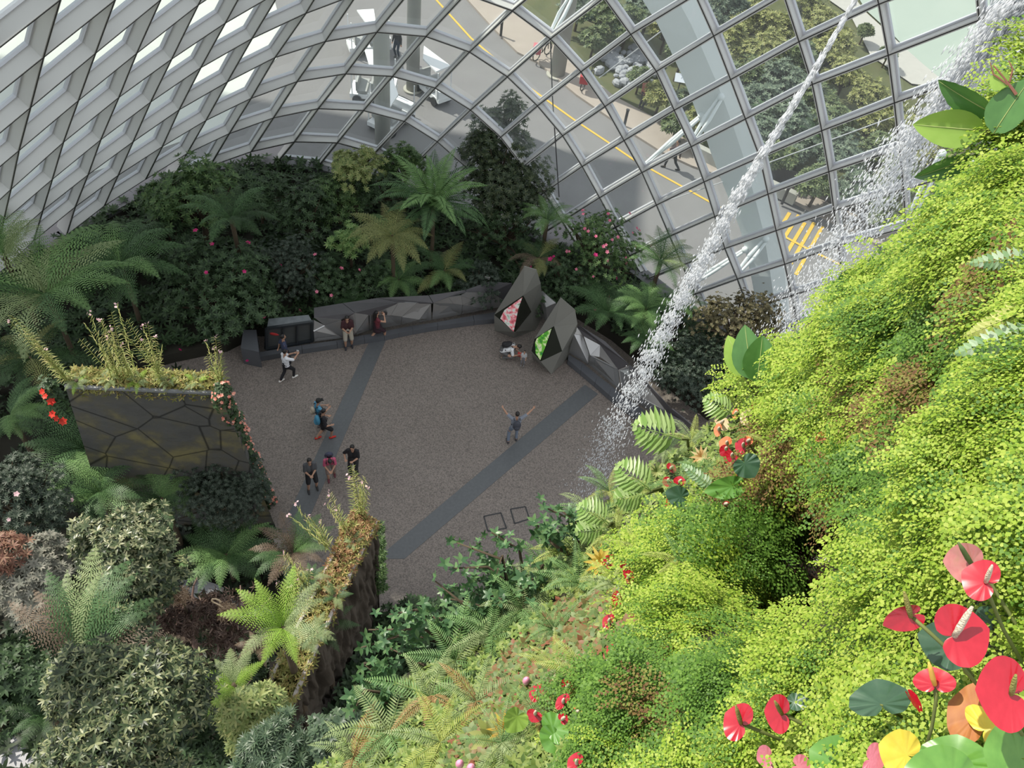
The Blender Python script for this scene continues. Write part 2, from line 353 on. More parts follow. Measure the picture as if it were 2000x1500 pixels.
# ---------------------------------------------------------------- white arch outside the shell
def shellpt(px,py,off):
    """point on the shell seen at (px,py), pushed outwards by off metres"""
    best=None
    for (s,t) in ND:
        q=[(s,t),(s+1,t),(s+1,t+1),(s,t+1)]
        if not all(k in ND for k in q): continue
        for tri in((0,1,2),(0,2,3)):
            A,B,C=[ND[q[i]]+NN[q[i]]*off for i in tri]; d=ray(px,py); n=np.cross(B-A,C-A); den=n.dot(d)
            if abs(den)<1e-9: continue
            tt=n.dot(A-CP)/den; P=CP+d*tt
            v0,v1,v2=B-A,C-A,P-A; d00,d01,d11,d20,d21=v0@v0,v0@v1,v1@v1,v2@v0,v2@v1; dd=d00*d11-d01*d01
            a=(d11*d20-d01*d21)/dd; b=(d00*d21-d01*d20)/dd; viol=max(0,-a,-b,a+b-1)
            if tt>0 and (best is None or viol<best[0]): best=(viol,P,NN[q[0]])
    return best[1],best[2]
arch_px=[(1222,-60,1325,-60),(1255,0,1357,0),(1283,45,1380,45),(1310,100,1404,100),(1333,150,1425,150),(1353,200,1445,200),(1372,250,1463,250),(1389,300,1480,300),(1408,350,1492,350),(1428,400,1502,400),(1446,450,1512,450),(1458,500,1519,500),(1467,540,1524,540),(1478,600,1531,600),(1486,650,1537,650),(1492,710,1543,710)]
def arch(rows,label):
    V=[];F=[]
    for a,b,c,d in rows:
        p,n=shellpt(a,b,1.5); q,n2=shellpt(c,d,1.5); nn=n+n2; nn[2]=0; nn/=np.linalg.norm(nn); q2=q+nn; p2=p+nn
        V+=[p,p+(q-p)*.68,q+(q2-q)*.45,q2+(p2-q2)*.1,p2+(q2-p2)*.1]
    k=len(rows)
    for i in range(k-1):
        for j in range(5): F.append((i*5+j,i*5+(j+1)%5,(i+1)*5+(j+1)%5,(i+1)*5+j))
    F+=[(0,1,2,3,4),tuple((k-1)*5+j for j in range(5))[::-1]]
    tag(MB().add(V,F).build('arch_rib',M_white),label,'arch')
arch(arch_px,'wide white steel arch curving up outside the glass shell')
arch([(1932,-50,1998,-50),(1934,30,1998,30),(1937,100,1994,100),(1940,170,1990,170),(1942,250,1984,250),(1940,330,1976,330),(1932,400,1964,400)],'second white steel arch at the right edge, behind the wide water stream')
M_strut=mat('strut_white',(.78,.82,.84),rough=.35)
def strut(a,b,label,off=(.45,1.45)):
    p,_=shellpt(a[0],a[1],off[0]); q,_=shellpt(b[0],b[1],off[1]); u=(q-p)
    v=np.cross(u,[0,0,1.]); v/=np.linalg.norm(v)
    r=empty('steel_strut',p,label,'strut')
    for k in(-1,1):
        MB().tube([p,p+u*.04+v*k*.07,p+u*.5+v*k*.11,p+u*.95+v*k*.07,q],[.03,.055,.07,.055,.03],8).build('tube',M_strut,r,True)
    MB().ell(q,(.14,.14,.14)).build('joint_cap',M_strut,r,True)
strut((1256,325),(1370,226),'twin white struts tying the shell to the arch above the walking man')
strut((1355,272),(1408,190),'short white strut of the upper pair in front of the arch')
strut((1340,562),(1455,488),'twin white struts to the arch behind the lower falling water')
strut((1442,532),(1496,468),'short white strut of the lower pair, low on the arch')
strut((1076,68),(1118,-12),'twin white struts at the top edge above the concrete column')
strut((1768,445),(1840,300),'white strut behind the wide water stream, right of the arch')
# thin steel rods
def rod(a,b,label,off=.8,r=.018):
    p,_=shellpt(a[0],a[1],off); q,_=shellpt(b[0],b[1],off); tag(MB().tube([p,q],r,6).build('steel_rod',M_frame),label,'rod')
rod((1500,318),(1762,222),'thin pale tension rod crossing the glass right of the arch')
rod((1170,152),(1290,62),'thin pale tension rod over the grey boulders')
rod((1310,390),(1412,355),'thin pale tension rod left of the arch over the road')
tag(MB().tube([ad(1075,78,33.5),ad(1079,190,33.8),ad(1092,385,34)],.022,6).build('hanging_cable',M_dark),'thin dark cable hanging down inside the glass right of the tall tree','cable')
# ---------------------------------------------------------------- columns, buggies, bollards outside
def column(x,y,top,r,label):
    b=at(x,y,0); e=empty('concrete_column',(b[0],b[1],0),label,'column')
    MB().tube([(b[0],b[1],.06),(b[0],b[1],top)],r,24).build('shaft',M_conc,e,True)
    MB().tube([(b[0],b[1],.02),(b[0],b[1],.10)],r*1.45,24).build('base_ring',mat('pale_ring',(.42,.41,.36),rough=.8),e)
column(748,306,6.6,.36,'round concrete column outside the glass, nearest and fully seen, behind the hedge')
column(806,176,14,.34,'round concrete column outside the glass beside the white buggy roof')
column(1088,147,14,.42,'round concrete column on the pavement near the red bicycle')
M_bug=mat('buggy_white',(.80,.82,.84),rough=.35); M_seat=mat('seat_grey',(.35,.36,.36),rough=.6); M_glas2=mat('buggy_black',(.02,.02,.025),rough=.4)
def buggy(quad,label,z=2.0):
    P=np.array([at(x,y,z) for x,y in quad]); c=P.mean(0); u=(P[1]+P[2]-P[0]-P[3])/2; L=np.linalg.norm(u); yaw=math.atan2(u[1],u[0]); Wd=max(.9,min(1.5,np.linalg.norm(P[3]-P[0])*.8))
    L=min(4.2,max(2.4,L)); R=np.array([[math.cos(yaw),-math.sin(yaw),0],[math.sin(yaw),math.cos(yaw),0],[0,0,1]])
    T=lambda p:np.array([c[0],c[1],0])+R@np.array(p)
    e=empty('golf_buggy',(c[0],c[1],0),label,'buggy')
    # roof slab follows the photo's four corners
    m=MB(); Q=[(p[0],p[1]) for p in P]; m.prism(Q,z-.03,z+.05); m.build('roof',M_bug,e)
    for sx in(-.42,.42):
        for sy in(-.42,.42): MB().bar(T((sx*L,sy*Wd,.5)),T((sx*L,sy*Wd,z-.03)),.05,.05,up=(1,0,0)).build('post',M_bug,e)
    b=MB(); b.box(T((0,0,.42)),(L*.95,Wd*.85,.22),R); b.box(T((L*.40,0,.72)),(L*.14,Wd*.8,.45),R); b.build('body',M_bug,e)
    for sx in(-.22,.1): s=MB(); s.box(T((sx*L,0,.66)),(.5,Wd*.8,.14),R); s.box(T((sx*L-.25,0,.95)),(.1,Wd*.8,.5),R); s.build('bench_seat',M_seat,e)
    for sx in(-.32,.32):
        for sy in(-.42,.42):
            q=T((sx*L,sy*Wd,.25)); a=R@np.array([0,.09,0]); MB().tube([q-a,q+a],.24,14).build('wheel',M_glas2,e)
buggy([(828,91),(880,130),(852,141),(826,116)],'white roofed electric buggy parked right of the far column')
buggy([(697,21),(730,19),(734,45),(715,46)],'white roofed buggy at the top edge, furthest back of the parked ones')
buggy([(712,98),(738,98),(741,150),(726,145)],'white roofed buggy half hidden behind the nearest column')
buggy([(752,150),(766,152),(778,186),(762,210)],'white buggy in deep shade right of the nearest column')
for x,y,w in((978,70,'top, left of the red bicycle'),(1219,246,'beside the standing visitor'),(1527,398,'near the yellow hatching')):
    b=at(x,y,.12); e=empty('bollard',(b[0],b[1],.12),'dark slim bollard on the pavement kerb, '+w,'bollard')
    MB().tube([(b[0],b[1],.12),(b[0],b[1],1.05)],.075,12).build('post',M_dark,e); MB().tube([(b[0],b[1],1.05),(b[0],b[1],1.10)],.095,12).build('cap',M_dark,e)
# bicycles with red bags
def bike(x,y,yaw,label,col):
    b=at(x,y,.12); e=empty('bicycle',b,label,'bicycle'); c,s=math.cos(yaw),math.sin(yaw); T=lambda p:b+np.array([c*p[0]-s*p[1],s*p[0]+c*p[1],p[2]])
    for k in(-.52,.52):
        pts=[T((k+.33*math.cos(a),0,.34+.33*math.sin(a))) for a in np.linspace(0,2*math.pi,17)]; MB().tube(pts,.03,6).build('wheel',M_dark,e)
    m=MB()
    for a,d in(((-.52,0,.34),(-.15,0,.8)),((-.15,0,.8),(0,0,.32)),((0,0,.32),(.42,0,.78)),((-.15,0,.75),(.42,0,.75)),((.52,0,.34),(.40,0,.98)),((-.52,0,.34),(0,0,.32))): m.tube([T(a),T(d)],.025,6)
    m.build('frame',M_dark,e)
    MB().tube([T((.40,-.28,1.0)),T((.44,0,.98)),T((.40,.28,1.0))],.02,6).build('handlebar',M_dark,e)
    MB().ell(T((-.17,0,.86)),(.14,.08,.05)).build('saddle',M_dark,e)
    MB().box(T((-.55,0,.72)),(.45,.5,.42)).build('pannier_bag',mat('bag_'+label.split()[0],col,rough=.7),e)
bike(1058,112,1.0,'pink bagged bicycle parked left of the pavement column',(.50,.14,.17))
bike(1145,168,1.2,'red bagged bicycle parked between the column and the boulders',(.42,.04,.05))
e=MB(); rr=random.Random(3)
bc=[]
for _ in range(110):
    px,py=rr.uniform(1168,1288),rr.uniform(92,165)
    if (px-1228)**2/3600+(py-128)**2/1400<1: bc.append((px,py))
for i,(px,py) in enumerate(bc):
    p=at(px,py,.1); s=rr.uniform(.18,.42); m=MB(); m.ell((0,0,0),(s,s*rr.uniform(.6,.9),s*.6),nu=7,nv=5)
    V=[tuple(np.array(v)*(1+.25*mnoise.noise(Vector(v)*5+Vector((i,0,0))))) for v in m.V]; m.V=V
    o=m.build('boulder',mat('grey_boulder',[(.22,.23,.26),(.42,.43,.46)],rough=.8,scale=2),loc=p,org=False); o.rotation_euler=(0,0,rr.uniform(0,6)); tag(o,'grey angular boulder lying in the rock patch between pavement and garden','boulder','boulders in the rock patch')
# low boundary wall and sign board outside
m=MB(); P=[at(x,y,.1) for x,y in[(1355,302),(1410,330),(1550,398)]]
for a,b in zip(P,P[1:]): m.bar(a+[0,0,.3],b+[0,0,.3],.35,.6)
tag(m.build('low_wall',M_conc),'low grey concrete wall along the garden behind the arch','wall')
m=MB(); P=[at(x,y,.1) for x,y in[(1505,345),(1640,405),(1760,452)]]
for a,b in zip(P,P[1:]): m.bar(a+[0,0,.4],b+[0,0,.4],.12,.8)
tag(m.build('low_wall',mat('dark_edging',(.10,.09,.08),rough=.8)),'dark low retaining edge between pavement and garden, right of the arch','wall')
b=at(1322,183,0); e=empty('info_board',b,'small pale information board in the garden behind the arch','sign')
MB().bar(b,b+[0,0,.8],.06,.06,up=(1,0,0)).build('post',M_dark,e); MB().box(b+[0,0,.95],(.7,.5,.04),[[1,0,0],[0,.8,-.6],[0,.6,.8]]).build('board',mat('board_pale',(.62,.66,.74),rough=.4),e)
# ---------------------------------------------------------------- faceted metal wall, ledges, display cabinet
M_panel=mat('dark_metal_panel',[(.38,.38,.377),(.44,.44,.435)],rough=.2,metal=.65,scale=.8)
M_ledge=mat('ledge_stone',[(.075,.08,.09),(.105,.11,.12)],rough=.5,scale=2)
M_gut=mat('gutter_gravel',[(.10,.10,.08),(.17,.16,.13)],rough=.9,scale=8)
def c7(x,y,z=0.): return at(470+x*.255,560+y*.2552,z)
def c4(x,y,z=0.): return at(930+x*.21333,500+y*.21333,z)
M_cap=mat('dark_cap_panel',[(.055,.052,.056),(.075,.07,.075)],rough=.5)
def facets(conv,tris,label,caps=()):
    e=None; V=[]
    for t in tris:
        P=[conv(*v) for v in t]; V.append(np.array(P))
    c=np.mean([v for P in V for v in P],axis=0); c[2]=0
    e=empty('faceted_panelling',c,label,'wall')
    for i_,P in enumerate(V):
        q=P.mean(0); n=np.cross(P[1]-P[0],P[2]-P[0]); n/=max(1e-9,np.linalg.norm(n))
        if n.dot(CP-q)<0: P=P[::-1]; n=-n
        A=q+(P-q)*.985; k=len(P); B=A-n*.05
        F=[tuple(range(k)),tuple(range(k,2*k))[::-1]]+[(i,k+i,k+(i+1)%k,(i+1)%k) for i in range(k)]
        MB().add(np.vstack([A,B]),F).build('cap_panel' if i_ in caps else 'facet_panel',M_cap if i_ in caps else M_panel,e)
    return e
lo=.30
T=[ # bright tops
 [(560,255,1.35),(640,293,1.0),(555,335,.95)],[(560,235,1.5),(770,252,1.5),(640,293,1.0)],
 [(785,255,1.35),(875,200,1.75),(885,350,.7)],[(875,200,1.75),(980,215,1.5),(885,350,.7)],
 [(985,215,1.35),(1210,120,1.75),(1150,220,1.2)],[(1210,120,1.75),(1350,125,1.7),(1235,230,1.1),(1150,220,1.2)],[(1350,125,1.7),(1460,130,1.5),(1370,250,.9),(1235,230,1.1)],
 [(1475,125,1.4),(1590,80,1.7),(1630,130,1.3)],[(1590,80,1.7),(1690,70,1.7),(1700,140,1.2),(1630,130,1.3)],[(1690,70,1.7),(1730,42,1.8),(1920,45,1.4),(1780,102,1.3)],[(1690,70,1.7),(1780,102,1.3),(1700,140,1.2)],
 # lower fronts
 [(555,335,.95),(640,293,1.0),(770,252,1.5),(780,385,lo),(560,412,lo)],[(785,255,1.35),(885,350,.7),(885,368,lo),(780,385,lo)],
 [(885,350,.7),(980,215,1.5),(985,335,lo),(885,368,lo)],[(985,215,1.35),(1150,220,1.2),(1235,230,1.1),(1228,292,lo),(985,335,lo)],
 [(1235,230,1.1),(1370,250,.9),(1370,272,lo),(1228,292,lo)],[(1370,250,.9),(1460,130,1.5),(1462,255,lo),(1370,272,lo)],
 [(1475,125,1.4),(1630,130,1.3),(1700,140,1.2),(1692,212,lo),(1465,255,lo)],[(1700,140,1.2),(1780,102,1.3),(1920,45,1.4),(1915,170,lo),(1692,212,lo)],
 # cap behind
 [(560,235,1.5),(560,160,1.6),(780,125,1.7),(875,200,1.75),(770,252,1.5)],[(875,200,1.75),(780,125,1.7),(1050,85,1.8),(1210,120,1.75),(980,215,1.5)],
 [(1210,120,1.75),(1050,85,1.8),(1440,65,1.8),(1475,125,1.6),(1350,125,1.7)],[(1475,125,1.6),(1440,65,1.8),(1720,25,1.8),(1730,42,1.8),(1590,80,1.7)],[(1720,25,1.8),(1900,-40,1.7),(2080,-30,1.4),(2080,140,.5),(1920,45,1.4),(1730,42,1.8)],[(1920,45,1.4),(2080,140,.5),(1915,170,lo)]]
facets(c7,T,'dark faceted metal wall behind the people at the back of the plaza',range(len(T)-6,len(T)-1))
T2=[[(925,655,1.6),(975,725,1.3),(895,715,1.35)],[(985,735,1.5),(1135,815,1.5),(1045,910,1.1)],[(1135,815,1.5),(1300,1040,1.2),(1130,925,1.1)],[(1135,815,1.5),(1130,925,1.1),(1045,910,1.1)],
 [(1415,1105,1.4),(1580,1210,1.5),(1570,1340,1.0),(1500,1290,1.0)],[(1580,1210,1.5),(1740,1420,1.2),(1570,1340,1.0)],[(1770,1450,1.4),(1900,1520,1.4),(1980,1640,1.1),(1860,1560,1.0)],
 [(895,715,1.35),(975,725,1.3),(1045,910,1.1),(1030,990,lo),(850,880,lo)],[(1045,910,1.1),(1300,1040,1.2),(1320,1235,lo),(1030,990,lo)],
 [(1300,1040,1.2),(1400,1000,1.5),(1415,1105,1.4),(1330,1230,.4)],[(1415,1105,1.4),(1455,1250,.7),(1330,1230,.4)],[(1415,1105,1.4),(1500,1290,1.0),(1500,1330,.5),(1455,1250,.7)],[(1500,1290,1.0),(1740,1420,1.2),(1700,1490,lo),(1380,1285,lo),(1455,1250,.7)],
 [(1740,1420,1.2),(1860,1560,1.0),(1980,1640,1.1),(2000,1720,lo),(1700,1490,lo)],
 [(930,640,1.7),(1140,800,1.6),(985,735,1.5),(925,655,1.6)],[(940,630,1.8),(1180,780,1.8),(1400,990,1.7),(1300,1040,1.2),(1135,815,1.5)],[(1400,990,1.7),(1480,1050,1.7),(1790,1400,1.6),(1740,1420,1.2),(1580,1210,1.5),(1415,1105,1.4)],[(1790,1400,1.6),(1990,1560,1.6),(1980,1640,1.1),(1740,1420,1.2)],
 [(540,500,.4),(570,380,1.5),(640,470,1.3),(650,610,.5)],[(570,380,1.5),(600,320,1.8),(730,430,1.6),(640,470,1.3)],[(640,470,1.3),(730,430,1.6),(735,560,.9),(650,610,.5)]]
facets(c4,T2,'dark faceted metal wall right of the crystal kiosks',(14,15,16,17))
def ledge(conv,front,back,z,label):
    P=[conv(*p,z) for p in front]+[conv(*p,z) for p in back[::-1]]
    e=empty('stone_ledge',(*np.mean(P,axis=0)[:2],0),label,'bench'); n=len(front)
    for i in range(n-1):
        q=[P[i],P[i+1],P[2*n-2-i],P[2*n-1-i]]; c=np.mean(q,axis=0); q=[c+(v-c)*.99 for v in q]
        MB().prism([tuple(v[:2]) for v in q],.02,z).build('ledge_block',M_ledge,e)
ledge(c7,[(130,540),(470,480),(740,440),(950,402),(1100,380),(1210,355),(1320,333),(1420,315),(1510,300),(1790,262),(1960,245)],[(145,500),(470,447),(735,410),(940,370),(1090,342),(1210,318),(1310,300),(1410,285),(1505,270),(1780,220),(1950,195)],.28,'long low dark stone ledge along the back of the plaza')
ledge(c4,[(840,950),(960,1050),(1090,1160),(1215,1270),(1340,1370),(1480,1480),(1700,1650)],[(845,900),(970,975),(1110,1090),(1240,1190),(1370,1290),(1510,1390),(1730,1560)],.28,'long low dark stone ledge right of the crystal kiosks')
# low stone platform and cabinet at the left end
m=MB(); m.prism([tuple(c7(x,y,.9)[:2]) for x,y in[(0,470),(20,330),(120,330),(140,500)]],0,.9)
tag(m.build('stone_block',M_ledge),'dark stone block at the left end of the back ledge','block')
Q=[c7(200,320,1.35),c7(550,270,1.35),c7(552,412,.30),c7(195,478,.30)]; bk=[c7(215,245,1.5),c7(520,215,1.5)]
e=empty('display_cabinet',(*np.mean(Q,axis=0)[:2],.28),'low dark glass display cabinet at the left end of the faceted wall','cabinet')
M_cab=mat('cabinet_black',(.02,.024,.028),rough=.3)
m=MB()
for i in range(4): m.bar(Q[i],Q[(i+1)%4],.1,.1)
for f in(.36,.66): m.bar(Q[0]*(1-f)+Q[1]*f,Q[3]*(1-f)+Q[2]*f,.05 if f<.5 else .12,.06)
m.build('frame',M_cab,e)
q=np.array(Q); MB().add(np.vstack([q+[0,.06,0],q+[0,.12,0]]),[(0,1,2,3),(7,6,5,4),(0,4,5,1),(1,5,6,2),(2,6,7,3),(3,7,4,0)]).build('door_panel',mat('cabinet_door',(.06,.065,.065),rough=.12),e)
b=np.array([Q[0],Q[1],bk[1],bk[0]]); MB().add(np.vstack([b,b-[0,0,.06]]),[(0,1,2,3),(7,6,5,4),(0,4,5,1),(1,5,6,2),(2,6,7,3),(3,7,4,0)]).build('cabinet_top',mat('worn_top',[(.05,.06,.065),(.16,.18,.19)],rough=.4,scale=5),e)
p=c7(255,350,1.0); MB().ell(p+[0,-.08,0],(.22,.03,.07)).build('red_sticker',mat('sticker_red',(.45,.03,.03)),e)
p=at(952,543,1.4); tag(MB().box(p,(.22,.03,.15)).build('plant_label',mat('label_white',(.7,.7,.66))),'tiny white plant label in the hedge behind the back wall','label')
# crystal kiosks
M_cry=mat('crystal_metal',[(.19,.19,.17),(.235,.235,.21)],rough=.45,metal=.25,scale=1.2)
def screenmat(name,cols,em):
    m=mat(name,cols,rough=.25,scale=5.5,detail=6,stops=[.25,.4,.5,.6,.72]); n=m.node_tree.nodes; l=m.node_tree.links; b=n['Principled BSDF']
    s=b.inputs['Base Color'].links[0].from_socket; l.new(s,b.inputs['Emission Color']); b.inputs['Emission Strength'].default_value=em; return m
M_scr1=screenmat('pink_flower_screen',[(.05,.12,.04),(.42,.07,.10),(.62,.25,.27),(.50,.58,.54),(.10,.15,.06)],.35)
M_scr2=screenmat('green_leaf_screen',[(.01,.08,.06),(.05,.22,.03),(.13,.38,.04),(.55,.60,.35),(.02,.15,.12)],.35)
M_scrb=mat('screen_black',(.012,.016,.010),rough=.12)
def kiosk(V,faces,scr,label,smat):
    P={k:at(*v) for k,v in V.items()}; c=np.mean(list(P.values()),axis=0); c[2]=0
    e=empty('crystal_kiosk',c,label,'kiosk')
    for nm,fs,mt in faces:
        for f in fs:
            q=np.array([P[k] for k in f]); cc=q.mean(0); n=np.cross(q[1]-q[0],q[2]-q[0]); n/=np.linalg.norm(n)
            if n.dot(cc-(c+[0,0,1.5]))<0: q=q[::-1]; n=-n
            A=cc+(q-cc)*.995; k=len(q); B=A-n*.04
            MB().add(np.vstack([A,B]),[tuple(range(k)),tuple(range(k,2*k))[::-1]]+[(i,k+i,k+(i+1)%k,(i+1)%k) for i in range(k)]).build(nm,mt,e)
    # lit picture lies on the black face
    A,B,C=[P[k] for k in scr['plane']]; n=np.cross(B-A,C-A); n/=np.linalg.norm(n)
    if n.dot(CP-A)<0: n=-n
    pts=[]
    for x,y in scr['px']:
        d=ray(x,y); t=n.dot(A+n*.02-CP)/n.dot(d); pts.append(CP+d*t)
    k=len(pts); q=np.array(pts)
    MB().add(np.vstack([q,q-n*.015]),[tuple(range(k)),tuple(range(k,2*k))[::-1]]+[(i,k+i,k+(i+1)%k,(i+1)%k) for i in range(k)]).build('screen_picture',smat,e)
k1=dict(G=(1024,520,3.9),H=(1048,527,3.7),I=(1056,553,3.0),J=(1022,577,2.6),E=(965,615,1.15),Ff=(1038,609,1.3),S=(1006,649,.75),A=(966,646,0.),B=(1005,660,0.),C=(1046,645,0.),D=(1062,615,0.))
kiosk(k1,[('crystal_panel',['GJE','GHIJ','IFf'] and [('G','J','E'),('G','H','J'),('H','I','J'),('J','I','Ff'),('E','S','B','A'),('S','Ff','C','B'),('Ff','I','D'),('Ff','D','C')],M_cry),('screen_glass',[('J','S','E'),('J','Ff','S')],M_scrb)],dict(plane=('J','S','E'),px=[(1020,581),(1012,604),(1003,648),(977,622),(985,606)]),'tall dark faceted kiosk with a pink flower picture on its screen',M_scr1)
k2=dict(G=(1095,581,3.6),H=(1123,605,3.0),I=(1128,632,2.4),J=(1082,637,2.3),E=(1044,662,1.5),E2=(1038,686,1.0),S=(1056,706,.85),Ff=(1098,686,1.2),A=(1040,694,.35),B=(1077,731,0.),C=(1108,702,0.),D=(1122,668,0.),A2=(1041,700,.0))
kiosk(k2,[('crystal_panel',[('G','J','E'),('G','H','J'),('H','I','J'),('J','I','Ff'),('E2','S','B','A2'),('S','Ff','C','B'),('Ff','I','D'),('Ff','D','C')],M_cry),('screen_glass',[('J','S','E2','E'),('J','Ff','S')],M_scrb)],dict(plane=('J','S','E2'),px=[(1077,642),(1071,660),(1064,680),(1055,703),(1046,690),(1045,664),(1060,652)]),'tall dark faceted kiosk with a green leaf picture, nearer of the two',M_scr2)
# ---------------------------------------------------------------- stone-clad planter wall and bark-clad planter wall
def stonemat():
    m=mat('flagstone',[(.05,.05,.05),(.085,.085,.08),(.095,.09,.07),(.17,.15,.07)],stops=[0,.42,.52,.66],rough=.85,scale=1.3,bump=1.,bscale=3)
    n=m.node_tree.nodes; l=m.node_tree.links; b=n['Principled BSDF']; src=b.inputs['Base Color'].links[0].from_socket
    tc=n.new('ShaderNodeTexCoord'); v=n.new('ShaderNodeTexVoronoi'); v.feature='DISTANCE_TO_EDGE'; v.inputs['Scale'].default_value=.8
    r=n.new('ShaderNodeValToRGB'); r.color_ramp.elements[0].position=.0; r.color_ramp.elements[0].color=(.12,.12,.12,1); r.color_ramp.elements[1].position=.028; r.color_ramp.elements[1].color=(1,1,1,1)
    mx=n.new('ShaderNodeMixRGB'); mx.blend_type='MULTIPLY'; mx.inputs[0].default_value=1
    l.new(tc.outputs['Object'],v.inputs['Vector']); l.new(v.outputs['Distance'],r.inputs[0]); l.new(src,mx.inputs[1]); l.new(r.outputs[0],mx.inputs[2]); l.new(mx.outputs[0],b.inputs['Base Color']); return m
def hexa(name,top,bot,m,parent,thick=None):
    n=len(top); V=list(top)+list(bot)
    return MB().add(V,[tuple(range(n)),tuple(range(n,2*n))[::-1]]+[(i,(i+1)%n,n+(i+1)%n,n+i) for i in range(n)]).build(name,m,parent)
t=[at(128,757,7.3),at(430,770,7.3),at(436,742,7.3),at(140,728,7.3)]; b=[at(215,1035,.2),at(545,1045,0.),at(520,985,0.),at(215,960,.2)]
e=empty('stone_planter',(*np.mean(b,axis=0)[:2],0),'tall flagstone clad planter wall with plants along its top, left of the plaza','planter wall')
hexa('stone_face',t,b,stonemat(),e)
m=MB(); 
for a,c in((t[0],t[1]),(t[1],t[2])): m.bar(a+[0,0,.05],c+[0,0,.05],.08,.08)
m.build('coping',mat('coping_grey',(.20,.21,.22),rough=.6),e)
SW_T,SW_B=t,b
M_bark=mat('bark_cladding',[(.022,.018,.013),(.065,.052,.038),(.10,.085,.065)],rough=.95,scale=1.3,bump=1.,bscale=4,detail=8)
lip=[(690,1005),(728,1012),(737,1022),(700,1085),(650,1195),(595,1310),(545,1420)]
lipL=[(690,1005),(672,1040),(630,1130),(560,1260),(500,1385)]
zt=5.75
R_=[at(x,y,zt) for x,y in[(735,1020),(702,1085),(650,1195),(595,1315),(545,1430)]]; Lf=[at(x,y,zt) for x,y in[(692,1003),(668,1050),(618,1155),(560,1265),(505,1380)]]
RB=[at(x,y,0) for x,y in[(742,1200),(722,1245),(665,1330),(600,1430),(560,1540)]]; LB=[at(x,y,0) for x,y in[(712,1190),(680,1215),(600,1290),(520,1380),(480,1470)]]
e=empty('bark_planter',(*np.mean(RB,axis=0)[:2],0),'tall bark clad planter wall pointing into the plaza, sunlit plants on its crest','planter wall')
def rough_face(A,B,nu,nv,amp,seed):
    V=[];F=[]
    A=np.array(A);B=np.array(B)
    for i in range(nu+1):
        f=i/nu*(len(A)-1); k=min(int(f),len(A)-2); g_=f-k; a=A[k]*(1-g_)+A[k+1]*g_; b_=B[k]*(1-g_)+B[k+1]*g_
        for j in range(nv+1):
            p=a+(b_-a)*j/nv; nz=mnoise.fractal(Vector((p[0]*2.2+seed,p[1]*2.2,p[2]*.55)),1,2,5)
            nz+=.45*mnoise.noise(Vector((p[0]*9+seed,p[1]*9,p[2]*1.2))); out=np.array([.8,-.6,0])*amp*nz*(0 if j==0 else 1); V.append(p+out)
    for i in range(nu):
        for j in range(nv): F.append((i*(nv+1)+j,(i+1)*(nv+1)+j,(i+1)*(nv+1)+j+1,i*(nv+1)+j+1))
    return V,F
V,F=rough_face(R_,RB,130,60,.35,1.); MB().add(V,F).build('bark_face',M_bark,e,True)
V,F=rough_face(Lf,LB,30,20,.3,7.); MB().add(V,F).build('bark_face',M_bark,e,True)
MB().add([R_[0],Lf[0],LB[0],RB[0]],[(0,1,2,3)]).build('nose_face',M_bark,e)
n=5; MB().add([p-[0,0,.25] for p in R_]+[p-[0,0,.25] for p in Lf],[(i,i+1,n+i+1,n+i) for i in range(4)]).build('planting_soil',M_soil,e)
M_lip=mat('pale_lip',(.42,.38,.36),rough=.7)
for pts in (R_,Lf):
    m=MB()
    for a,c in zip(pts,pts[1:]): m.bar(a,c,.07,.16)
    m.build('lip',M_lip,e)
# ---------------------------------------------------------------- plants
def leaf_t(L,Wd,fold=.15,droop=.1,pts=3):
    """one leaf along +X, folded on its midrib: verts, quad faces"""
    V=[(0,0,0)]; ws={3:[.75,1,.6],4:[.6,1,.9,.5],2:[1,.8]}[pts]
    n=len(ws); rows=[]
    for i,w in enumerate(ws):
        x=(i+1)/(n+1); z=-droop*x*x; rows.append([(x*L,-w*Wd/2,(z+fold*w*.5*Wd/L)*L),(x*L,0,z*L),(x*L,w*Wd/2,(z+fold*w*.5*Wd/L)*L)])
    V=[(0,0,0)]+[v for r in rows for v in r]+[(L,0,-droop*L)]
    F=[(0,1,2,2),(0,2,3,3)]
    for i in range(n-1):
        a=1+3*i; F+=[(a,a+3,a+4,a+1),(a+1,a+4,a+5,a+2)]
    a=1+3*(n-1); t=len(V)-1; F+=[(a,t,a+1,a+1),(a+1,t,a+2,a+2)]
    return np.array(V),F
def tri_faces(F):
    out=[]
    for f in F:
        if len(set(f))==3:
            g=[];[g.append(i) for i in f if i not in g]; out.append(tuple(g))
        else: out+=[(f[0],f[1],f[2]),(f[0],f[2],f[3])]
    return np.array(out,dtype=np.int32)
def euler_m(yaw,pitch,roll=None):
    cy,sy,cp,sp=np.cos(yaw),np.sin(yaw),np.cos(pitch),np.sin(pitch)
    X=np.stack([cy*cp,sy*cp,sp],-1); Y=np.stack([-sy,cy,0*sy],-1); Z=np.cross(X,Y)
    if roll is not None:
        cr,sr=np.cos(roll)[...,None],np.sin(roll)[...,None]; Y,Z=Y*cr+Z*sr,Z*cr-Y*sr
    return np.stack([X,Y,Z],-1)   # columns
def inst(V,F,M,P,S):
    """place template V,F with matrices M (n,3,3), positions P, scales S"""
    n=len(P); k=len(V); W=np.einsum('nij,kj->nki',M,V)*np.asarray(S).reshape(-1,1,1)+np.asarray(P)[:,None,:]
    FF=(np.asarray(F)[None]+(np.arange(n)*k)[:,None,None]).reshape(-1,F.shape[1])
    return W.reshape(-1,3),FF
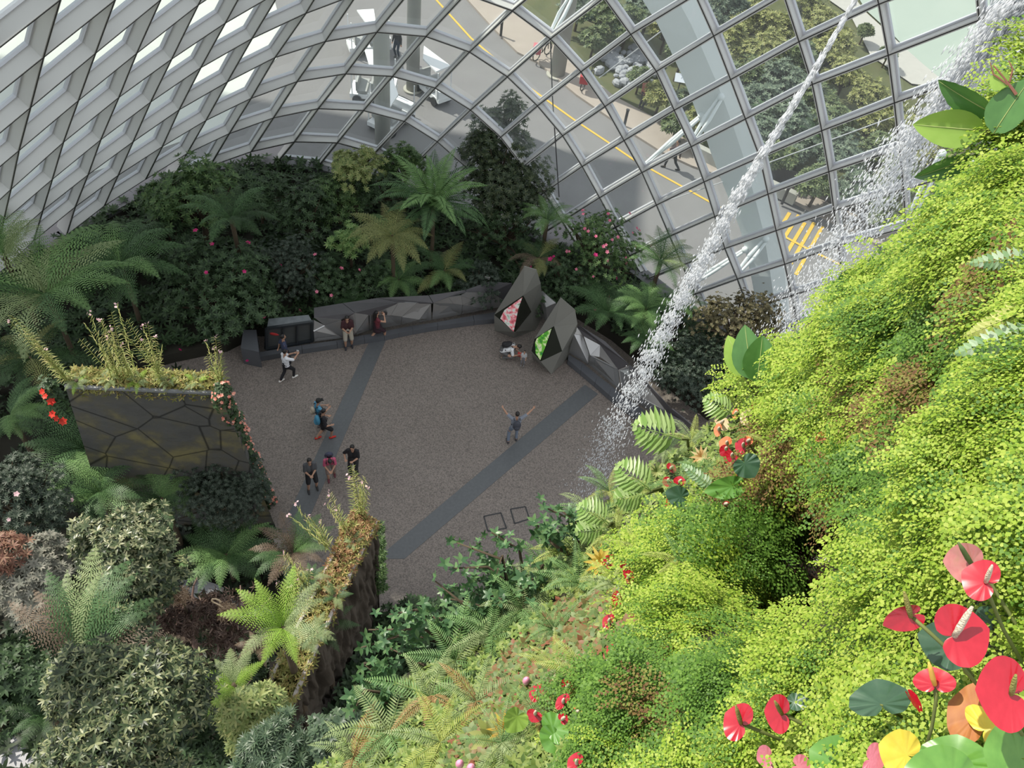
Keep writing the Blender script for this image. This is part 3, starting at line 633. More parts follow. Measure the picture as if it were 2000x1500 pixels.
def frame_from(axis,rs):
    """matrices whose Z is axis with random spin"""
    Z=axis/np.linalg.norm(axis,axis=-1,keepdims=True); r=rs.normal(size=Z.shape); X=np.cross(r,Z); X/=np.linalg.norm(X,axis=-1,keepdims=True)+1e-9
    return np.stack([X,np.cross(Z,X),Z],-1)
def rosette(nl,L,Wd,up=.5,fold=.15,droop=.15,pts=2,rows=1):
    v,f=leaf_t(L,Wd,fold,droop,pts); f=tri_faces(f); ms=[];ps=[];ss=[]
    for r_ in range(rows):
        for i in range(nl):
            ya=2*math.pi*(i+.5*r_)/nl; ms.append(euler_m(np.array(ya),np.array(up+.45*r_))); ps.append((0,0,0)); ss.append(1-.25*r_)
    return inst(v,f,np.array(ms),np.array(ps,float),ss)
def blob_points(n,c,r,rs,seed,lump=.35,shell=.75):
    """random points in the outer layer of a lumpy ellipsoid: positions, outward axes"""
    d=rs.normal(size=(n,3)); d/=np.linalg.norm(d,axis=1,keepdims=True); d[:,2]=np.where(d[:,2]<-.55,-d[:,2],d[:,2])
    if n>=200:   # crown made of many smaller boughs
        K=int(9+n**.5*.35); g=rs.normal(size=(K,3)); g/=np.linalg.norm(g,axis=1,keepdims=True); g[:,2]=np.abs(g[:,2])*1.1-.35; g*=rs.uniform(.45,.85,(K,1)); sr=rs.uniform(.26,.46,K)
        k=rs.integers(0,K,n); rad=sr[k]*(1-(1-shell)*rs.random(n)**1.5)*(1+.25*rs.normal(size=n)*lump)
        D=g[k]*1.0+d*.9; D/=np.linalg.norm(D,axis=1,keepdims=True)
        return c+(g[k]+d*rad[:,None])*r,D*.5+d*.5
    nz=np.array([mnoise.noise(Vector((q[0]*2.3+seed,q[1]*2.3,q[2]*2.3)))+.5*mnoise.noise(Vector((q[0]*5+seed,q[1]*5,q[2]*5))) for q in d])
    rad=(1+lump*nz)*(1-(1-shell)*rs.random(n)**1.5); return c+d*r*rad[:,None],d
def shrub(px,py,rpx,z,label,mt,leaf=(.11,.04),nl=7,n=500,asp=(1,1,.9),up=.45,name='shrub',cat='shrub',lump=.35,trunk=True,group=None,flowers=None,seed=None,rows=1,shell=.7,stemmat=None,base=.45,droop=.15):
    rs=np.random.default_rng(seed or int(px*7+py)); c=at(px,py,z); dist=np.linalg.norm(c-CP); r=rpx*dist/FPX
    R=np.array([r*asp[0],r*asp[1],r*asp[2]])
    e=empty(name,(c[0],c[1],base),label,cat,group)
    P,D=blob_points(n,c,R,rs,px*.01,lump,shell); tv,tf=rosette(nl,leaf[0],leaf[1],up,pts=2,rows=rows,droop=droop)
    ax=D*.8+np.array([0,0,.75])+rs.normal(size=D.shape)*.3; S=rs.uniform(.7,1.25,n)
    V,F=inst(tv,tf,frame_from(ax,rs),P,S); V-=np.array(e.location)
    link('foliage',npmesh('foliage',V,F,mt),e)
    if trunk:
        m=MB(); hb=base-.05; m.tube([(c[0],c[1],hb),(c[0]+.05*r,c[1],(hb+c[2])/2),(c[0],c[1],c[2])],[.06*r+.03,.05*r+.02,.03*r+.01],8)
        idx=rs.choice(n,min(n,26),replace=False)
        for i in idx: q=P[i]; s=c-np.array([0,0,R[2]*.6]); s[2]=max(s[2],hb); m.tube([s,(s+q)/2+rs.normal(size=3)*.08*r,q],[.03*r+.008,.02*r+.006,.006],5)
        m.build('stem',stemmat or M_stem,e)
    if flowers:
        nf,fm,fs=flowers; P2,D2=blob_points(nf,c,R*1.03,rs,px*.01,lump,.97); k=D2[:,1]<.5
        fv,ff=rosette(5,fs,fs*.8,.3,pts=2); V,F=inst(fv,ff,frame_from(D2[k]+[0,-.3,.5],rs),P2[k],rs.uniform(.7,1.2,k.sum())); V-=np.array(e.location)
        link('blossoms',npmesh('blossoms',V,F,fm),e)
    return e
M_stem=mat('brown_stem',[(.05,.035,.02),(.10,.075,.045)],rough=.9,scale=3)
M_stemg=mat('green_stem',[(.10,.13,.03),(.16,.18,.05)],rough=.7,scale=6)
L_dark=leafmat('leaf_dark',(.018,.045,.014),(.045,.10,.028),(.07,.14,.04))
L_mid=leafmat('leaf_mid',(.03,.08,.015),(.08,.18,.03),(.14,.24,.05))
L_bright=leafmat('leaf_bright',(.08,.20,.03),(.17,.34,.05),(.28,.42,.08))
L_yel=leafmat('leaf_yellowgreen',(.12,.20,.03),(.28,.36,.06),(.40,.42,.10))
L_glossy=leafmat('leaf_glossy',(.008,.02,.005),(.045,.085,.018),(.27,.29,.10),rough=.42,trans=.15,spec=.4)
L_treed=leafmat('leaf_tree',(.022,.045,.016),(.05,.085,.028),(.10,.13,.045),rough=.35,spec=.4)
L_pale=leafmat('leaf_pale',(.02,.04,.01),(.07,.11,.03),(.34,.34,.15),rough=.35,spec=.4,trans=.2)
L_grey=leafmat('leaf_grey',(.14,.15,.11),(.24,.24,.18),(.33,.31,.24),rough=.6)
L_olive=leafmat('leaf_olive',(.07,.06,.02),(.15,.13,.04),(.26,.20,.08))
L_fine=leafmat('leaf_fine_blue',(.015,.035,.018),(.04,.07,.04),(.09,.12,.08))
L_blue=leafmat('leaf_bluegreen',(.03,.07,.03),(.06,.12,.055),(.11,.18,.08),rough=.4,spec=.4)
L_rust=leafmat('leaf_rust',(.16,.055,.03),(.28,.11,.06),(.36,.20,.10))
F_pink=leafmat('petal_pink',(.65,.10,.22),(.80,.30,.38),rough=.6)
F_mag=leafmat('petal_magenta',(.45,.01,.12),(.62,.04,.20),rough=.6)
F_palep=leafmat('petal_palepink',(.75,.45,.50),(.85,.65,.66),rough=.6)
F_salm=leafmat('petal_salmon',(.70,.16,.12),(.85,.38,.28),(.80,.50,.42),rough=.6)
F_red=leafmat('petal_red',(.60,.02,.01),(.72,.06,.03),rough=.5)
# -------- fern fronds
def frond_mesh(name,mt,L,Wd,npair=22,npin=8,e0=.9,e1=-.7,seed=0,bip=True,shape=0.,wf=.36):
    """a frond rising from the origin along +X; pinnae left and right, each cut into pinnules"""
    rs=np.random.default_rng(seed); N=npair; V=[];F=[]
    P=[np.zeros(3)]; A=[]
    for i in range(N+3):
        t=i/(N+2); a=e0+(e1-e0)*t**1.15; A.append(a); P.append(P[-1]+np.array([math.cos(a),0,math.sin(a)])*L/(N+3))
    mb=MB()
    def blade(p,u,n_,l,w):
        # lance-shaped pinna made of small toothed pairs
        u=u/np.linalg.norm(u); s=np.cross(n_,u); s/=np.linalg.norm(s); o=len(mb.V)
        if bip:
            k=npin
            for j in range(k):
                t0=(j+.1)/k; ww=w*(1-t0)**.7*(.8+.2*math.sin(t0*3.1)); c=p+u*l*t0-n_*l*.22*t0*t0; d=l/k*.62
                for sg in(-1,1):
                    q=c+s*sg*ww+u*d*.9; o=len(mb.V)
                    mb.V+= [tuple(c-u*d*.35),tuple(q-u*d*.1),tuple(q+u*d*.35),tuple(c+u*d*.75)]; mb.F.append((o,o+1,o+2,o+3) if sg>0 else (o+3,o+2,o+1,o))
        else:
            c1=p+u*l*.35-n_*l*.03; c2=p+u*l*.7-n_*l*.1
            mb.V+=[tuple(p-u*0),tuple(c1-s*w),tuple(c2-s*w*.7),tuple(p+u*l-n_*l*.2),tuple(c2+s*w*.7),tuple(c1+s*w)]; mb.F+=[(o,o+1,o+2,o+3),(o,o+3,o+4,o+5)]
    for i in range(2,N+3):
        t=(i-2)/N; a=A[min(i,N+2)]; tan=np.array([math.cos(a),0,math.sin(a)]); nrm=np.array([-math.sin(a),0,math.cos(a)])
        prof=(math.sin(math.pi*min(1,(t*.86+.14)**.75))**.75 if shape==0 else (1-t)**.5*.9+.1) ; prof=max(prof,.05)*(1-t*.25)
        l=Wd/2*prof; w=(L/N)*.60 if bip else (L/N)*wf
        for sg in(-1,1):
            u=np.array([0,sg,0])*.93+tan*(.28+.5*t)+nrm*(-.10+rs.uniform(-.1,.1)); blade(P[i],u,nrm,l*rs.uniform(.9,1.08),w)
    mb.tube([P[0],P[3],P[len(P)//2],P[-2]],[L*.012,L*.010,L*.007,L*.002],4)
    return npmesh(name,mb.V,mb.F,mt)
FR={}
def fset(key,mt,**k):
    FR[key]=[frond_mesh('frond_'+key,mt,seed=i,e0=k.get('e0',.75)+[-.12,.12,0][i],e1=k.get('e1',-.75)+[.15,-.2,0][i],L=1.,Wd=k.get('Wd',.42),npair=k.get('np',17),npin=k.get('nq',7),bip=k.get('bip',True),shape=k.get('shape',0),wf=k.get('wf',.36)) for i in range(3)]
G_fd=leafmat('fern_dark',(.02,.06,.012),(.05,.13,.025)); G_fm=leafmat('fern_mid',(.04,.12,.025),(.09,.21,.05))
G_fb=leafmat('fern_bright',(.10,.24,.04),(.18,.36,.07)); G_fl=leafmat('fern_lime',(.26,.44,.06),(.38,.56,.10),trans=.4)
G_fy=leafmat('fern_yellow',(.16,.20,.03),(.30,.32,.06)); G_fbr=leafmat('fern_brown',(.16,.11,.06),(.28,.19,.12)); G_fp=leafmat('fern_pale',(.20,.30,.08),(.36,.46,.16),trans=.35)
for k_,m_ in (('dark',G_fd),('mid',G_fm),('bright',G_fb),('lime',G_fl),('yellow',G_fy),('brown',G_fbr),('pale',G_fp)): fset(k_,m_)
fset('cycad',G_fb,bip=False,Wd=.34,np=34,e0=.85,e1=-.5); fset('cycadd',G_fm,bip=False,Wd=.34,np=34,e0=.5,e1=-.9)
fset('sword',G_fp,bip=False,Wd=.30,np=25,wf=.27,e0=.6,e1=-.9); fset('swordy',leafmat('sword_yellow',(.30,.36,.07),(.46,.50,.16),trans=.35),bip=False,Wd=.28,np=27,wf=.27,e0=.6,e1=-.9)
fset('swordg',G_fb,bip=False,Wd=.32,np=24,wf=.27,e0=.6,e1=-.8); fset('swordb',leafmat('sword_brown',(.30,.17,.06),(.42,.28,.13),trans=.3),bip=False,Wd=.30,np=25,wf=.27)
def fern(px,py,rpx,z,label,kinds,n=14,base=.45,tilt=(0.05,.35),yaw0=0.,arc=2*math.pi,name='tree_fern',cat='fern',trunk=True,group=None,seed=None,asp=1.,crown=True,up=None):
    rs=np.random.default_rng(seed or int(px*3+py*5)); c=at(px,py,z); dist=np.linalg.norm(c-CP); L=rpx*dist/FPX*1.22
    e=empty(name,(c[0],c[1],base),label,cat,group)
    if trunk and c[2]-base>.3: MB().tube([(c[0],c[1],base-.1),(c[0]+.04,c[1],(base+c[2])/2),(c[0],c[1],c[2]+.02)],[.09,.08,.09],8).build('trunk',M_stem,e)
    lv=c-np.array(e.location)
    for i in range(n):
        k=kinds[int(rs.integers(len(kinds)))]; me=FR[k][int(rs.integers(3))]; o=link('frond',me,e,lv)
        ya=yaw0+arc*(i+rs.uniform(-.3,.3))/n; s=L*rs.uniform(.82,1.1); ti=rs.uniform(*tilt)
        o.rotation_euler=(rs.uniform(-.2,.2),-ti,ya); o.scale=(s,s*asp,s)
    if crown: MB().ell((c[0],c[1],c[2]),(.07,.07,.08),nu=6,nv=4).build('crown_bud',M_stem,e)
    return e
# -------- ferns in the photo
fern(92,578,145,3.6,'large pale green tree fern by the left edge below the glass ribs',['mid','bright','pale','mid'],15)
fern(236,520,125,3.4,'tree fern with drooping fronds in front of the lowest glass ribs at left',['mid','bright','mid','dark'],15,tilt=(-.2,.3))
fern(10,505,90,4.6,'bright fern fronds rising against the glass at the left edge',['bright','pale'],8,yaw0=.8,arc=2.2,tilt=(.3,.7))
fern(452,428,82,4.0,'dark tree fern between the leafy shrubs under the curved ribs',['dark','mid'],12)
fern(846,398,104,4.0,'dense round cycad with many narrow fronds in front of the leafy tree',['cycad','cycad','cycadd'],26,name='cycad',cat='cycad',tilt=(-.1,.5))
fern(766,462,84,3.6,'yellowing tree fern left of and below the round cycad',['yellow','mid','yellow','bright'],16,tilt=(-.5,.2))
fern(778,548,66,1.3,'low green fern at the edge of the bed above the faceted wall',['bright','mid'],11,tilt=(-.2,.3),trunk=False)
fern(868,530,66,1.5,'low fern with yellow-green fronds above the right end of the back wall',['bright','yellow','mid'],11,tilt=(-.3,.3),trunk=False)
fern(690,590,40,1.2,'small dark fern at the middle of the bed above the back wall',['mid','dark'],9,trunk=False)
fern(1068,432,60,3.2,'tree fern seen against the road right of the leafy tree',['mid','bright'],12)
fern(1052,505,60,2.2,'yellow-brown fern hanging above the tallest crystal kiosk',['yellow','dark','brown'],11,tilt=(-.4,.2))
fern(1290,512,72,3.4,'tree fern against the glass between the pink-flowered shrub and the falling water',['mid','bright','pale'],14)
fern(1188,612,86,1.6,'dark green fern spreading behind the nearer kiosk',['mid','dark','mid'],14,trunk=False)
fern(1262,606,66,2.2,'fern with fresh green fronds beside the falling water',['bright','mid'],13)
fern(1262,665,58,1.4,'green fern low beside the falling water above the right ledge',['bright','mid'],12,trunk=False)
fern(1330,600,50,2.5,'fern behind the falling water right of the fresh green one',['mid','bright'],10)
fern(170,880,112,2.8,'large tree fern standing just below the stone clad wall',['mid','dark','bright'],16)
fern(60,700,95,2.4,'dark tree fern behind the left end of the stone clad wall',['dark','dark','yellow'],14,tilt=(-.4,.2))
fern(20,815,76,3.0,'fern fronds at the left edge level with the stone clad wall',['mid','bright'],12,yaw0=-1.3,arc=3.)
fern(195,965,98,3.2,'bright upright tree fern behind the sunlit glossy tree',['bright','mid','bright'],14)
fern(318,975,84,3.0,'deep green tree fern right of the bright upright one',['mid','bright','dark'],14,tilt=(-.2,.3))
fern(442,1085,88,1.9,'green tree fern beside the pale curved path',['mid','bright','mid'],15,tilt=(-.1,.35))
fern(572,1082,84,3.0,'pale and brown tree fern against the bark clad wall',['brown','mid','bright','brown'],15)
fern(165,1285,165,10.6,'large fern with upright fronds left of the bare branches',['mid','pale','mid','brown'],11,yaw0=.2,arc=2.8,tilt=(.2,.7))
fern(552,1228,104,8.2,'brilliant lime tree fern in sun left of the bark clad wall',['lime','lime','pale'],11,tilt=(.05,.5))
fern(505,1265,40,8.0,'small withered brown fern under the lime tree fern',['brown'],6,trunk=False,base=7.6)
fern(458,1340,66,10.0,'yellow-green fern below the lime tree fern',['pale','lime'],10,tilt=(-.2,.4))
fern(92,1395,62,7.0,'small dark fern at the left side of the big glossy tree',['mid','dark'],9)
fern(630,1225,60,4.5,'small fern at the left foot of the bark clad wall crest',['mid','pale'],9,tilt=(-.3,.2))
# -------- trees and shrubs
shrub(385,395,95,2.8,'large mid green leafy shrub against the lowest glass ribs',L_mid,(.20,.07),7,650)
shrub(330,470,60,2.0,'small leafy shrub left of the dark rounded hedge',L_dark,(.17,.06),7,320)
shrub(420,560,120,2.0,'wide dark rounded shrub left of the display cabinet',L_dark,(.17,.06),7,1150,flowers=(10,F_mag,.09))
shrub(500,600,62,1.4,'dark dense shrub beside the display cabinet',L_dark,(.13,.045),7,520)
shrub(562,520,76,1.8,'fine leaved dark shrub above the display cabinet',L_fine,(.10,.03),8,800)
shrub(505,380,60,2.2,'dark shrub in the shade below the dark kerb',L_dark,(.20,.06),7,300)
shrub(602,420,72,2.2,'dark green spreading shrub in the middle of the back bed',L_dark,(.18,.06),7,480)
shrub(690,330,56,3.0,'yellow-green topped shrub against the road and the near column',L_yel,(.16,.05),8,420)
shrub(660,390,60,2.0,'mid green shrub under the yellow-green one',L_mid,(.16,.05),7,400)
shrub(790,325,52,2.6,'leafy shrub with reddish tips between the column and the leafy tree',L_mid,(.15,.05),8,380)
shrub(745,370,52,2.4,'dark shrub left of the round cycad',L_dark,(.15,.05),7,380)
shrub(682,470,40,2.4,'bright fresh green bush beside the yellowing tree fern',L_bright,(.17,.05),8,240)
shrub(640,555,60,1.3,'dark low shrub with a few red blooms above the back wall',L_dark,(.14,.05),7,420,flowers=(7,F_pink,.08))
shrub(720,555,60,1.1,'dark low shrub above the middle of the faceted wall',L_dark,(.14,.05),7,420)
shrub(935,560,62,1.1,'dark fine shrub above the right end of the back wall',L_fine,(.11,.035),7,520)
shrub(985,440,88,2.0,'dark understorey shrub at the foot of the leafy tree',L_dark,(.14,.045),7,620)
shrub(978,330,104,3.6,'tall dense conical tree with dark glossy leaves before the road',L_treed,(.17,.05),8,1800,asp=(1.0,1.0,1.25),name='conical_tree',cat='tree',lump=.3,shell=.55)
shrub(985,240,55,5.2,'slim dark tree whose tip stands above the dense conical tree',L_treed,(.15,.045),8,420,asp=(1,1,1.1),name='young_tree',cat='tree',trunk=True)
shrub(1168,478,84,2.6,'rounded shrub dotted with pink flowers right of the tree fern',L_mid,(.12,.04),7,900,flowers=(36,F_pink,.075))
shrub(1120,545,75,1.6,'dark shrub with magenta blooms behind the kiosks',L_dark,(.12,.04),7,620,flowers=(14,F_mag,.10))
shrub(1060,590,44,1.0,'dark shrub squeezed between the kiosks and the fern',L_dark,(.12,.04),7,260)
shrub(1448,632,88,3.0,'airy olive brown shrub before the foot of the arch',L_olive,(.09,.045),6,1500,lump=.6,shell=.35)
shrub(1370,735,92,1.6,'dark fine-leaved shrub behind the falling water',L_fine,(.10,.04),6,1500,lump=.5,shell=.4)
shrub(1480,720,70,1.6,'brownish green shrub under the big leaves at right',L_olive,(.09,.04),6,800,lump=.5,shell=.4)
shrub(25,985,88,4.6,'dark blue-green shrub at the left edge with pale flower dots',L_fine,(.12,.035),8,900,flowers=(14,F_palep,.07),base=.2)
shrub(432,958,92,2.8,'dense grey-green fine leaved tree against the plaza edge',L_fine,(.085,.025),8,2300,base=.2)
shrub(60,1130,90,8.0,'pale grey leaved tree at the left edge',L_grey,(.13,.04),8,800,base=.2,shell=.6)
shrub(10,1080,34,9.0,'withered rust coloured shrub tip at the left edge',L_rust,(.12,.03),7,150,base=.2)
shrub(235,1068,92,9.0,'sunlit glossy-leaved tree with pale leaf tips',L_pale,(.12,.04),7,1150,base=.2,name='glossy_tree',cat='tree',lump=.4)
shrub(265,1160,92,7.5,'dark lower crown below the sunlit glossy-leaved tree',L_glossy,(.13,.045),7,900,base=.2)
shrub(245,1405,160,12.,'big glossy-leaved tree filling the bottom left corner',L_glossy,(.112,.032),8,2500,base=.2,name='glossy_tree',cat='tree',lump=.35,asp=(1,.9,.8))
shrub(40,1330,95,7.,'dark tree in shade at the bottom left edge',L_dark,(.14,.05),7,600,base=.2)
shrub(395,1470,70,8.5,'shaded dark leafy tree at the bottom edge',L_dark,(.15,.05),7,800,base=.2)
shrub(545,1470,72,12.,'narrow-leaved bluish shrub at the bottom edge',L_blue,(.11,.02),10,700,base=.2)
shrub(655,1440,52,12.5,'round-leaved grey-green bush at the bottom right of the bark clad wall',L_blue,(.09,.05),6,320,base=.2)
shrub(805,1225,62,.7,'low dark green bush on the ground right of the bark clad wall',L_dark,(.16,.07),6,420,base=.02)
shrub(480,1300,40,4.,'shaded bush behind the lime fern',L_dark,(.13,.05),7,350,base=.2)
# cascade of yellow-green foliage under the lime fern
shrub(495,1410,80,9.3,'hanging mass of yellow-green small ferns below the lime tree fern',L_yel,(.13,.04),7,900,base=.2,asp=(.8,.8,1.5),lump=.5)
# bare twisted branches with tangled heads
def bare(px,py,z,label,seed):
    rs=np.random.default_rng(seed); c=at(px,py,z); e=empty('bare_tree',(c[0],c[1],.2),label,'tree'); m=MB()
    for i in range(9):
        p=np.array([c[0],c[1],z-.8]); q=[p]; d=rs.normal(size=3)*.5; d[2]=abs(d[2])+.8
        for k in range(7): d=d*.8+rs.normal(size=3)*.35+np.array([0,0,.1]); q.append(q[-1]+d/np.linalg.norm(d)*.22)
        m.tube(q,np.linspace(.06,.015,len(q)),6)
    m.tube([(c[0],c[1],.2),(c[0],c[1],z-.75)],[.09,.07],8)
    m.build('branches',mat('dead_wood',[(.10,.06,.05),(.22,.15,.12)],rough=.9,scale=4),e,True)
    n=520; P,D=blob_points(n,c,np.array([1.,1.,.8])*.9,rs,seed,.5,.3); v,f=rosette(5,.13,.03,.2,pts=2,droop=.5)
    V,F=inst(v,f,frame_from(D+rs.normal(size=D.shape)*.6,rs),P,rs.uniform(.6,1.2,n)); link('withered_leaves',npmesh('withered_leaves',V-np.array(e.location),F,leafmat('leaf_withered',(.06,.03,.022),(.13,.075,.055),(.22,.14,.10))),e)
bare(435,1225,6.5,'leafless brown tree with twisted twigs beside the pale path',4)
bare(360,1215,6.0,'withered brown tree left of the twisted one',9)
for px,py,w in((352,1165,'rounded, left of the bare branches'),(444,1195,'with a curled stalk, right of the bare branches')):
    c=at(px,py,7.2); e=empty('dried_seed_head',c,'tangled pale brown seed head, '+w,'seed head'); rs=np.random.default_rng(px)
    n=160; P,D=blob_points(n,c,np.array([.2,.2,.26]),rs,px,.3,.6); v,f=rosette(4,.09,.018,.1,pts=2,droop=.5); V,F=inst(v,f,frame_from(D+rs.normal(size=D.shape),rs),P,rs.uniform(.7,1.2,n))
    link('fibres',npmesh('fibres',V-c,F,leafmat('fibre_tan',(.30,.20,.13),(.55,.42,.30))),e)
    MB().tube([c-[0,0,2.2],c-[0,0,.1]],[.03,.02],6).build('stalk',M_stem,e)
    if px>400:
        q=[c+np.array([-.05,0,.2])]+[c+np.array([-.18-.10*math.cos(a),.02,.42+.12*math.sin(a)]) for a in np.linspace(-1.5,3.2,7)]; MB().tube(q,.018,6).build('curled_tip',mat('curl_tan',(.55,.42,.28)),e)
# carpet of low dark foliage on the beds
def inpoly(p,poly):
    r=False;j=len(poly)-1
    for i in range(len(poly)):
        if (poly[i][1]>p[1])!=(poly[j][1]>p[1]) and p[0]<(poly[j][0]-poly[i][0])*(p[1]-poly[i][1])/(poly[j][1]-poly[i][1])+poly[i][0]: r=not r
        j=i
    return r
def carpet(poly_,z,n,label,mt,leaf,seed):
    rs=np.random.default_rng(seed); A=np.array(poly_); lo_,hi=A.min(0),A.max(0); P=[]
    while len(P)<n:
        p=rs.uniform(lo_,hi)
        if inpoly(p,poly_): P.append((p[0],p[1],z+.1+.55*max(0,.4+mnoise.noise(Vector((p[0]*.8,p[1]*.8,seed))))*rs.random()))
    P=np.array(P); v,f=rosette(6,leaf[0],leaf[1],.4,pts=2); ax=rs.normal(size=P.shape)*.35+[0,0,1]
    V,F=inst(v,f,frame_from(ax,rs),P,rs.uniform(.7,1.5,n)); c=P.mean(0); o=link('ground_cover',npmesh('ground_cover',V-c,F,mt),None,c)
    tag(o,label,'ground cover',kind='stuff')
carpet(bedp,.5,5200,'low dark leafy ground cover filling the bed between wall and glass',L_dark,(.22,.08),3)
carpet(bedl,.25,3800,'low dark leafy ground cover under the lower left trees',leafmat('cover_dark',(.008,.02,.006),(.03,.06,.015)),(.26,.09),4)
carpet(bed3,.2,1500,'low dark leafy cover in the gap right of the bark clad wall',L_dark,(.26,.10),6)
# -------- garden outside the glass
L_gy=leafmat('garden_yellow',(.13,.15,.045),(.24,.26,.085),(.36,.35,.14),trans=.2); L_gg=leafmat('garden_green',(.06,.09,.04),(.12,.165,.07),(.20,.235,.10),trans=.2)
L_gb=leafmat('garden_bluegreen',(.065,.095,.07),(.13,.175,.12),(.20,.25,.17),trans=.2)
gd=[(1180,25,45,L_gg),(1130,15,35,L_gb),(1225,45,40,L_gg),(1265,20,42,L_gb),(1160,75,25,L_gg),(1300,60,36,L_gy),(1330,110,38,L_gg),(1290,185,30,L_gy),(1340,200,32,L_gg),(1370,235,30,L_gy),(1250,150,20,L_gg),(1320,245,26,L_gg),
(1420,20,46,L_gb),(1470,40,44,L_gy),(1430,85,44,L_gy),(1520,60,46,L_gy),(1490,110,46,L_gy),(1570,20,44,L_gy),(1610,50,40,L_gy),(1450,150,44,L_gg),(1530,160,50,L_gb),(1480,200,44,L_gb),(1560,110,40,L_gg),(1610,110,38,L_gy),(1640,90,34,L_gy),(1590,190,44,L_gg),(1650,150,40,L_gy),(1690,190,38,L_gy),(1540,240,50,L_gb),(1480,270,44,L_gb),(1620,240,44,L_gg),(1700,245,40,L_gy),(1750,225,36,L_gy),(1520,305,34,L_gg),(1570,290,34,L_gb),(1640,300,46,L_gb),(1720,300,44,L_gg),(1790,260,38,L_gy),(1600,360,38,L_gg),(1670,370,42,L_gb),(1760,350,48,L_gg),(1840,300,44,L_gy),(1830,370,40,L_gg),(1720,410,34,L_gg),(1890,260,36,L_gg),(1900,340,36,L_gy),(1690,60,14,L_gg),(1735,105,14,L_gg),(1800,185,16,L_gy),(1870,215,20,L_gg)]
nb={'garden_yellow':'yellow-green','garden_green':'mid green','garden_bluegreen':'blue-green'}
# bushes outside: neighbours cannot be told apart through the glass, so each colour shares a group
nn_=[]
for i,(px,py,r,m_) in enumerate(gd):
    c=at(px,py,0); k=nb[m_.name]; left=px<1400
    lab=('%s garden bush behind the glass, %s of the white arch'%(k,'left' if left else 'right'))
    z=.5+r*.025
    shrub(px,py,r,z,lab,m_,(.20,.075),6,300+r*8,name='garden_bush',cat='bush',group='%s bushes outside %s of the arch'%(k,'left' if left else 'right'),base=-.03,lump=.5,shell=.6,trunk=True)
for px,py,r,w in((1500,235,46,'middle'),(1580,270,40,'right hand'),(1430,250,36,'left hand')):
    fern(px,py,r,1.6,'grey-green palm-like plant outside right of the arch, %s of three'%w,['cycadd','mid'],14,base=0,name='garden_palm',cat='palm',tilt=(0,.6))
# -------- plants on the crests of the two planter walls
L_crest=leafmat('crest_yellow',(.20,.22,.06),(.36,.36,.12),(.42,.30,.12)); L_crestr=leafmat('crest_rust',(.22,.10,.05),(.36,.20,.10),(.40,.32,.14))
def crest(A,B,n,label,mt,leaf,seed,h=.25,spread=.25):
    rs=np.random.default_rng(seed); f=rs.random(n); A=np.array(A);B=np.array(B); k=len(A)-1
    t=f*k; i=np.minimum(t.astype(int),k-1); g=(t-i)[:,None]; a=A[i]*(1-g)+A[i+1]*g; b=B[i]*(1-g)+B[i+1]*g; u=rs.uniform(-spread,1+spread,n)[:,None]
    P=a+(b-a)*u+np.stack([0*f,0*f,rs.uniform(-.15,h,n)-.9*np.maximum(0,np.abs(u[:,0]-.5)-.5)],-1)
    v,fc=rosette(5,leaf[0],leaf[1],.5,pts=2); V,F=inst(v,fc,frame_from(rs.normal(size=P.shape)*.5+[0,0,1],rs),P,rs.uniform(.6,1.4,n)); c=P.mean(0)
    tag(link('crest_plants',npmesh('crest_plants',V-c,F,mt),None,c),label,'ground cover',kind='stuff')
crest([at(135,752,7.3),at(432,765,7.3)],[at(140,728,7.3),at(438,738,7.3)],1300,'low yellow-green growth along the top of the stone clad wall',L_crest,(.11,.035),1)
crest(R_,Lf,1500,'yellow-green small plants filling the crest of the bark clad wall',L_crest,(.10,.03),2,.2,.12)
crest(R_[:3],Lf[:3],900,'rusty brown small plants on the front crest of the bark clad wall',L_crestr,(.08,.028),3,.25,.1)
crest([R_[0],RB[0]+[0,0,1.5]],[R_[0]+[.12,.12,0],RB[0]+[.15,.15,1.5]],300,'creeping green growth on the plaza-side edge of the bark clad wall',L_mid,(.09,.03),4,.1,.3)
for i,(px,py) in enumerate([(150,745),(215,742),(270,745),(330,745),(385,748)]):
    fern(px,py,26,7.45,'small pale fern on the stone clad wall crest, number %s from its left end'%['one','two','three','four','five'][i],['pale','lime','pale'],9,base=7.2,name='small_fern',trunk=False,tilt=(-.3,.4))
for i,(px,py,r,w) in enumerate([(655,1165,34,'middle'),(620,1235,36,'lower end'),(610,1130,34,'left lip'),(690,1060,22,'upper part')]):
    fern(px,py,r,5.9,'small pale fern rooted on the bark clad wall crest, %s'%w,['pale','mid'],9,base=5.6,name='small_fern',trunk=False,tilt=(-.3,.4))
L_reed=leafmat('reed_leaf',(.20,.26,.06),(.34,.38,.11),(.46,.40,.16))
